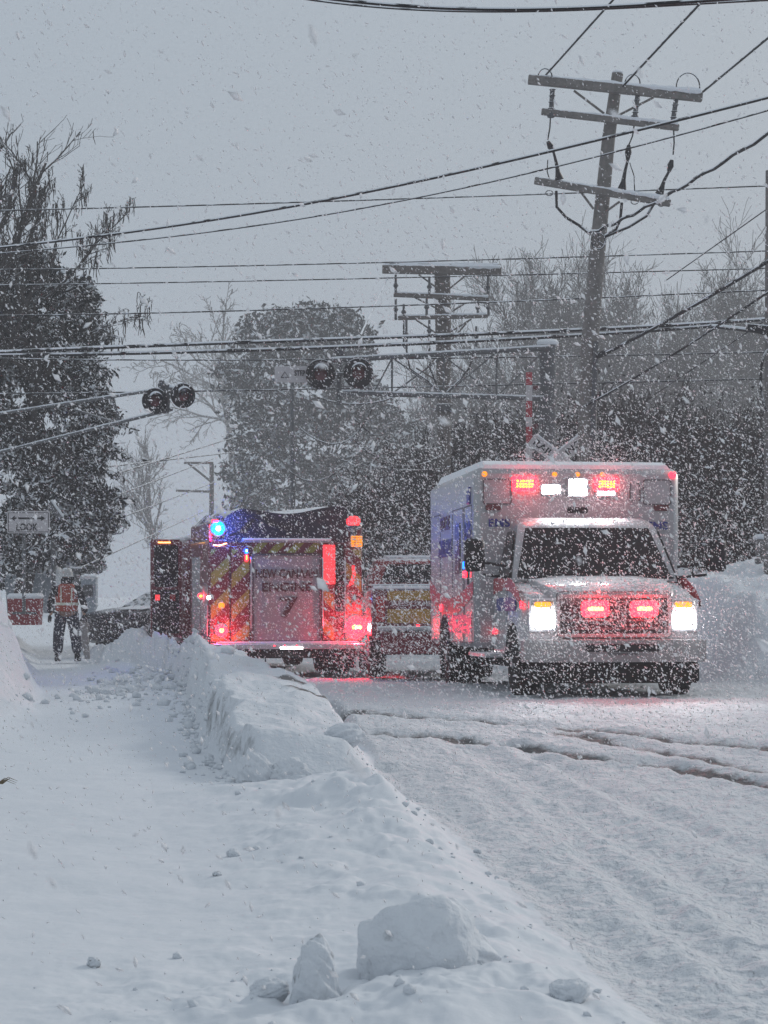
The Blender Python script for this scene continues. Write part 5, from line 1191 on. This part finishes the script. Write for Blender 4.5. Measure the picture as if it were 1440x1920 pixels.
for (x0, y0, x1, y1) in ((150, 720, 200, 700), (140, 640, 160, 610), (150, 830, 205, 800), (170, 930, 240, 938), (150, 905, 215, 925), (160, 1000, 195, 990), (130, 560, 165, 520), (150, 740, 208, 745), (120, 930, 180, 940)):
    a, b = at(x0, y0, 54.6), at(x1, y1, 54.6)
    for k in range(420):
        t = r1.random(); q = a.lerp(b, t); ext.append((q.x+r1.normal(0, .07), q.y+r1.normal(0, .2), q.z+r1.normal(-.03, .09*(1.3-t))))
P = np.concatenate([P, np.array(ext)])
leaves('crown', P-np.array(t1.location), .062, 'leafdark', t1, 3, elong=2.8)
S = branches(5, (0, 0, 0), 6.5, 1.2, 2, (22, 5), .22, .1, shrink=.35); segs_mesh('trunk', [s for s in S], M['bark'], t1, 6)
# catalpa-like tree with hanging pods
tb, S = bare_tree(-20, 1130, 53, 8.0, 'bare tree with long hanging seed pods above the left evergreen', 31, levels=4, kids=(12, 6, 5, 3), r0=.2, spread=1.0, up=.55, start=.55, shrink=.50)
rp = random.Random(4); S3 = [s for s in S if s[4] >= 3 and (s[1].z+tb.location.z) > 6.5]
pods = MB()
for i in range(210):
    s = rp.choice(S3); q = s[1]; L = rp.uniform(.22, .42)
    pods.tube([q, q+Vector((rp.uniform(-.03, .03), 0, -L*.5)), q+Vector((rp.uniform(-.06, .06), 0, -L))], [.010, .012, .005], 3, False)
po = pods.build('seed_pods', M['pod'], tb, fix=False); po['kind'] = 'stuff'
for k, (px, py, Y, ang) in enumerate(((95, 500, 53, .15), (60, 470, 53.4, .25), (130, 520, 53.2, .75), (85, 560, 53, .9), (120, 650, 53.6, 1.2), (0, 560, 53, .5), (30, 500, 53.5, .6), (20, 660, 53, 1.15), (-30, 470, 53, .35))):
    S = branches(60+k, (0, 0, 0), 2.0, 1.1, 3, (10, 7, 4), .022, .35, lean=(math.tan(ang), 0), start=.2, shrink=.36, minr=.003)
    o = segs_mesh('limb', S, M['twig'], tb, 4, .005); o.location = at(px, py, Y)-tb.location
    S3 = [s for s in S if s[4] >= 2]; pd = MB()
    for i in range(46):
        s = rp.choice(S3); q = s[1]; L = rp.uniform(.22, .42)
        pd.tube([q, q+Vector((rp.uniform(-.03, .03), 0, -L*.5)), q+Vector((rp.uniform(-.06, .06), 0, -L))], [.010, .012, .005], 3, False)
    p_ = pd.build('seed_pods', M['pod'], o, fix=False); p_['kind'] = 'stuff'
# left low shrubs under the LOOK sign
def shrub(px, py, Y, wd, hh, n, label, seed, m='leafdark', group=None, size=.09):
    r = np.random.default_rng(seed); t = empty('shrub', at(px, py, Y)); tag(t, label, 'shrub', group)
    ang = r.uniform(0, 2*math.pi, n); ph = np.arccos(r.uniform(0, 1, n)); rr = r.random(n)**.45
    lum = 1+.35*np.sin(ang*3+seed)+.25*np.sin(ph*7+seed*2)
    P = np.stack([np.cos(ang)*np.sin(ph)*rr*wd*lum*.8, np.sin(ang)*np.sin(ph)*rr*wd*.7, np.cos(ph)*rr*hh*lum*.9+.05], 1)
    leaves('foliage', P, size, m, t, seed)
    S = branches(seed, (0, 0, 0), hh*.6, 1.0, 2, (5, 4), .02, .5, stems=4, minr=.004); segs_mesh('stem', S, M['twig'], t, 3)
    return t
shrub(30, 1105, 60, 1.2, 1.5, 7000, 'dark evergreen shrub behind the LOOK sign', 41)
shrub(120, 1110, 62, .85, 1.45, 6000, 'dark round shrub behind the worker and low lamps', 42)
shrub(165, 1075, 75, .55, 1.1, 3000, 'small faint shrub right of the low crossing lamps', 43, 'leafgrey')

# central evergreen, fading in the snow
r2 = np.random.default_rng(21)
CY_ = [580, 600, 640, 680, 720, 760, 800, 860, 900, 960, 1040, 1100]; CL = [560, 480, 440, 432, 425, 440, 438, 430, 430, 425, 430, 440]; CR = [590, 640, 655, 655, 690, 720, 740, 760, 790, 800, 800, 790]
def ol_c(rnd):
    y = 582+(1100-582)*rnd.random()**.92; q_ = float(vnoise(np.array([y*.035]), np.array([3.3]))[0]-.5); q2 = float(vnoise(np.array([y*.03]), np.array([8.3]))[0]-.5); p = at(0, y, 140); return p.z, (np.interp(y, CY_, CL)+q_*55+rnd.normal(0, 8)-720)*140/F, (np.interp(y, CY_, CR)+q2*60+rnd.normal(0, 10)-720)*140/F
t2 = empty('evergreen_tree', at(560, 1115, 140)); tag(t2, 'large grey-green evergreen fading in the snowfall behind the fire engine', 'tree')
P = bough_points(r2, ol_c, 90000, 140, 2.0, .8, per=45); leaves('crown', P-np.array(t2.location), .18, 'leafgrey', t2, 5, elong=2.2)
S = branches(8, (0, 0, 0), 11.5, 1.1, 2, (16, 4), .22, .2, shrink=.35); segs_mesh('trunk', S, M['bark'], t2, 6)

# bare trees, right and centre background
bare_tree(440, 1120, 260, 25.5, 'faint round-topped tree in the mist left of the central evergreen', 51, levels=4, kids=(10, 6, 5, 4), r0=.55, spread=1.0, start=.70, shrink=.46, up=.15, minr=.035)
bare_tree(310, 1120, 200, 9.5, 'faint bare street tree above the open crew door', 52, levels=4, kids=(9, 5, 4, 3), r0=.26, spread=1.0, start=.3, shrink=.62, up=.6, minr=.026)
tl = [(965, 88, 10.0, 'bare tree left of the tall pole with fine fan of twigs', 1), (1085, 92, 9.8, 'bare tree directly behind the tall leaning pole', 2), (1195, 86, 10.4, 'bare tree right of the tall pole rising highest', 3), (1325, 90, 9.6, 'bare tree near the right edge above the snowy roof', 4),
      (1430, 84, 8.8, 'bare tree behind the cut pole at the right edge', 5), (740, 95, 7.6, 'slender bare tree just left of the farther pole', 6), (890, 96, 8.0, 'small bare tree right of the farther pole', 7), (1260, 82, 7.0, 'low bare tree between the two tall ones at right', 8),
      (1030, 100, 10.6, 'tall bare tree just left of the leaning pole', 9), (1150, 98, 10.2, 'tall bare tree close on the right of the leaning pole', 10), (1385, 96, 10.0, 'tall bare tree rising above the right slanting cables', 11)]
for px, Y, h, lab, sd in tl:
    bare_tree(px, 1114, Y*1.7, h*.92*1.7, lab, 100+sd, 'bare trees behind the crossing', levels=4, kids=(13, 7, 6, 5), r0=.24, spread=.95, start=.15, shrink=.56, up=.5, minr=.017, stems=1 if sd not in (3, 4) else 2)
for k, (px, Y, h) in enumerate(((900, 92, 6.4), (985, 88, 6.8), (1060, 96, 7.0), (1140, 90, 7.2), (1230, 94, 6.6), (1290, 88, 7.2), (1365, 92, 7.4), (1420, 86, 6.8), (1390, 78, 5.6), (1310, 76, 5.4))):
    bare_tree(px, 1118, Y, h*.7, ['sapling at the right of the farther pole', 'sapling left of the signal mast', 'sapling seen between mast and leaning pole', 'sapling just right of the leaning pole', 'sapling beneath the slanting guy cables', 'sapling at the left end of the snowy roof', 'sapling before the middle of the snowy roof', 'sapling before the right end of the snowy roof', 'lower sapling above the stone pillar', 'lower sapling right of the ambulance box'][k], 500+k, 'saplings in front of the bare trees', levels=3, kids=(9, 7, 6), r0=.05, spread=.85, start=.1, shrink=.5, up=.6, minr=.009, stems=4, name='sapling')
# dark tangled brush along the right
shr = [(760, 70, 1.9, 3.9), (850, 66, 2.2, 4.6), (950, 64, 2.2, 5.0), (1060, 62, 2.3, 5.2), (1160, 61, 2.3, 5.2), (1260, 60, 2.3, 5.0), (1360, 59, 2.2, 4.6), (1450, 58, 2.0, 4.2), (900, 58, 1.6, 3.4), (1010, 56, 1.7, 3.6), (1330, 50, 1.5, 3.0), (1230, 52, 1.5, 3.3), (1420, 48, 1.3, 2.6), (700, 64, 1.3, 2.9)]
sl = ['leftmost tall brush behind the pickup', 'brush at the foot of the farther pole', 'tall brush left of the signal mast', 'tallest brush behind the ambulance roof lights', 'tall brush at the foot of the leaning pole', 'brush above the right corner of the ambulance box', 'brush under the snowy roof', 'brush at the right picture edge behind the pillar', 'lower brush right of the farther pole', 'lower brush below the raised gate arm', 'dark low brush right of the ambulance windshield', 'low brush right behind the ambulance box', 'low dark brush beside the stone pillar', 'low brush between fire engine beacon and farther pole']
for k, (px, Y, wd, hh) in enumerate(shr):
    r = np.random.default_rng(200+k); t = empty('brush_shrub', at(px, 1120, Y)); tag(t, sl[k], 'brush', 'tangled brush behind the vehicles')
    S = branches(300+k, (0, 0, 0), hh*.78, .8, 3, (7, 6, 4), .035, .8, stems=8, minr=.008, shrink=.52, jit=.5)
    segs_mesh('stem', S, M['brush'], t, 3, .008)
    A_ = np.array([s[1][:] for s in S if s[4] >= 1]); P = A_[r.integers(0, len(A_), 17000)]+r.normal(0, .30, (17000, 3))
    P = P[(P[:, 2] > .05) & (r.random(len(P)) < np.clip(1.30-P[:, 2]/hh*1.5+1.1*(vnoise(P[:, 0]*1.6+k, P[:, 2]*1.6, 3)-.5), .05, 1))]; leaves('dead_leaf_mass', P, .064, 'brush', t, 400+k, elong=2.4)

# ================================================================ FALLING SNOW
def flakes(name, n, ymin, ymax, size, seed, kind='stuff', label=None):
    r = np.random.default_rng(seed)
    u = r.random(n); y = (ymin**3+u*(ymax**3-ymin**3))**(1/3)
    hx = .16*y*1.25+.6; x = r.uniform(-1, 1, n)*hx
    z0 = -.1; z1 = 1.5+.2445*y+.8; z = np.minimum(z0+r.random(n)*(z1-z0), 24)
    lowz = 1.5-.19*y; z = np.where((lowz > z0), lowz+r.random(n)*(z1-lowz), z); z = np.maximum(z, .02)
    keep = r.random(n) < np.clip(1.2-z/7.0, .22, 1); x, y, z = x[keep], y[keep], z[keep]; n = len(x)
    d = r.normal(size=(n, 3))*np.array([.55, .5, .35])+np.array([-.55, 0, .75]); d /= np.linalg.norm(d, axis=1)[:, None]
    e = np.cross(d, r.normal(size=(n, 3))); e /= np.linalg.norm(e, axis=1)[:, None]; f = np.cross(d, e)
    s = (size*np.exp(r.normal(-.04, .45, n)))[:, None]; L = d*s*1.05; W = e*s*.5; W2 = f*s*.42
    C = np.stack([x, y, z], 1)
    VV = np.stack([C+L, C-L, C+W, C-W*.5+W2, C-W*.5-W2], 1).reshape(-1, 3)
    t = np.array([[0, 2, 3], [0, 3, 4], [0, 4, 2], [1, 3, 2], [1, 4, 3], [1, 2, 4]])
    Fq = (np.arange(n)[:, None, None]*5+t[None]).reshape(-1, 3)
    return VV, Fq
fm = bpy.data.materials.new('snowflake'); fm.use_nodes = True; n_ = fm.node_tree; n_.nodes.clear()
o_ = n_.nodes.new('ShaderNodeOutputMaterial'); d_ = n_.nodes.new('ShaderNodeBsdfDiffuse'); t_ = n_.nodes.new('ShaderNodeBsdfTranslucent'); m_ = n_.nodes.new('ShaderNodeMixShader')
d_.inputs[0].default_value = (.95, .95, .96, 1); t_.inputs[0].default_value = (.95, .95, .96, 1); m_.inputs[0].default_value = .5
n_.links.new(d_.outputs[0], m_.inputs[1]); n_.links.new(t_.outputs[0], m_.inputs[2]); n_.links.new(m_.outputs[0], o_.inputs[0])
V1, F1 = flakes('a', 165000, 4.6, 46, .0092, 1)
V2, F2 = flakes('b', 130, .5, 2.6, .0068, 2)
# thick flakes round the vehicles; clusters added at lamps stand in for bloom
r = np.random.default_rng(9); n = 38000
C = np.stack([r.uniform(-.5, 6.0, n), r.uniform(18, 33, n), r.gamma(2.0, .9, n)], 1)
C2 = np.stack([r.uniform(-5.5, 1.5, 10000), r.uniform(30, 42, 10000), r.gamma(2.2, .8, 10000)], 1); C = np.concatenate([C, C2])
bpy.context.view_layer.update()
for (rt, p, nn_, sg2) in ((eng, (1.16, -.55, .79), 5000, .36), (eng, (-1.07, -.35, .745), 900, .22), (eng, (-1.12, -.4, 2.40), 1100, .26), (amb, (-.63, 1.75, 2.44), 900, .2), (amb, (.34, 1.75, 2.46), 900, .2), (amb, (0, 1.6, 2.4), 1600, .4), (amb, (-.21, -.45, .97), 800, .18), (amb, (.33, -.45, .97), 800, .18), (amb, (-.8, -.6, .75), 1300, .32), (amb, (.8, -.6, .75), 1700, .4)):
    q = np.array((rt.matrix_world @ Vector(p))[:]); C = np.concatenate([C, q+r.normal(0, sg2, (nn_, 3))*np.array([1, 1.6, 1])])
C = C[C[:, 2] > .1]; n = len(C)
d = r.normal(size=(n, 3))*np.array([.6, .5, .4])+np.array([-.55, 0, .7]); d /= np.linalg.norm(d, axis=1)[:, None]
e = np.cross(d, r.normal(size=(n, 3))); e /= np.linalg.norm(e, axis=1)[:, None]; f = np.cross(d, e)
s = (.0090*np.exp(r.normal(0, .38, n)))[:, None]; L = d*s*1.1; W = e*s*.5; W2 = f*s*.42
V3 = np.stack([C+L, C-L, C+W, C-W*.5+W2, C-W*.5-W2], 1).reshape(-1, 3)
tt_ = np.array([[0, 2, 3], [0, 3, 4], [0, 4, 2], [1, 3, 2], [1, 4, 3], [1, 2, 4]]); F3 = (np.arange(n)[:, None, None]*5+tt_[None]).reshape(-1, 3)
VV = np.concatenate([V1, V2, V3]); FF = np.concatenate([F1, F2+len(V1), F3+len(V1)+len(V2)])
fo = np_mesh('falling_snow', VV, FF, fm, smooth=True); tag(fo, 'dense falling snowflakes filling the air', 'snowfall', kind='stuff')

# ================================================================ HAZE
hz = MB().box((0, 60, 12), (760, 760, 27)).build('haze', M['snowcap']); hz.data.materials.clear()
hm = bpy.data.materials.new('haze_air'); hm.use_nodes = True; n_ = hm.node_tree; n_.nodes.clear()
o_ = n_.nodes.new('ShaderNodeOutputMaterial'); v_ = n_.nodes.new('ShaderNodeVolumePrincipled'); v_.inputs['Color'].default_value = (.97, .98, 1, 1)
v_.inputs['Density'].default_value = .0016; v_.inputs['Anisotropy'].default_value = .3; n_.links.new(v_.outputs[0], o_.inputs['Volume'])
hz.data.materials.append(hm); tag(hz, kind='stuff'); hz['label'] = 'pale snowy haze'
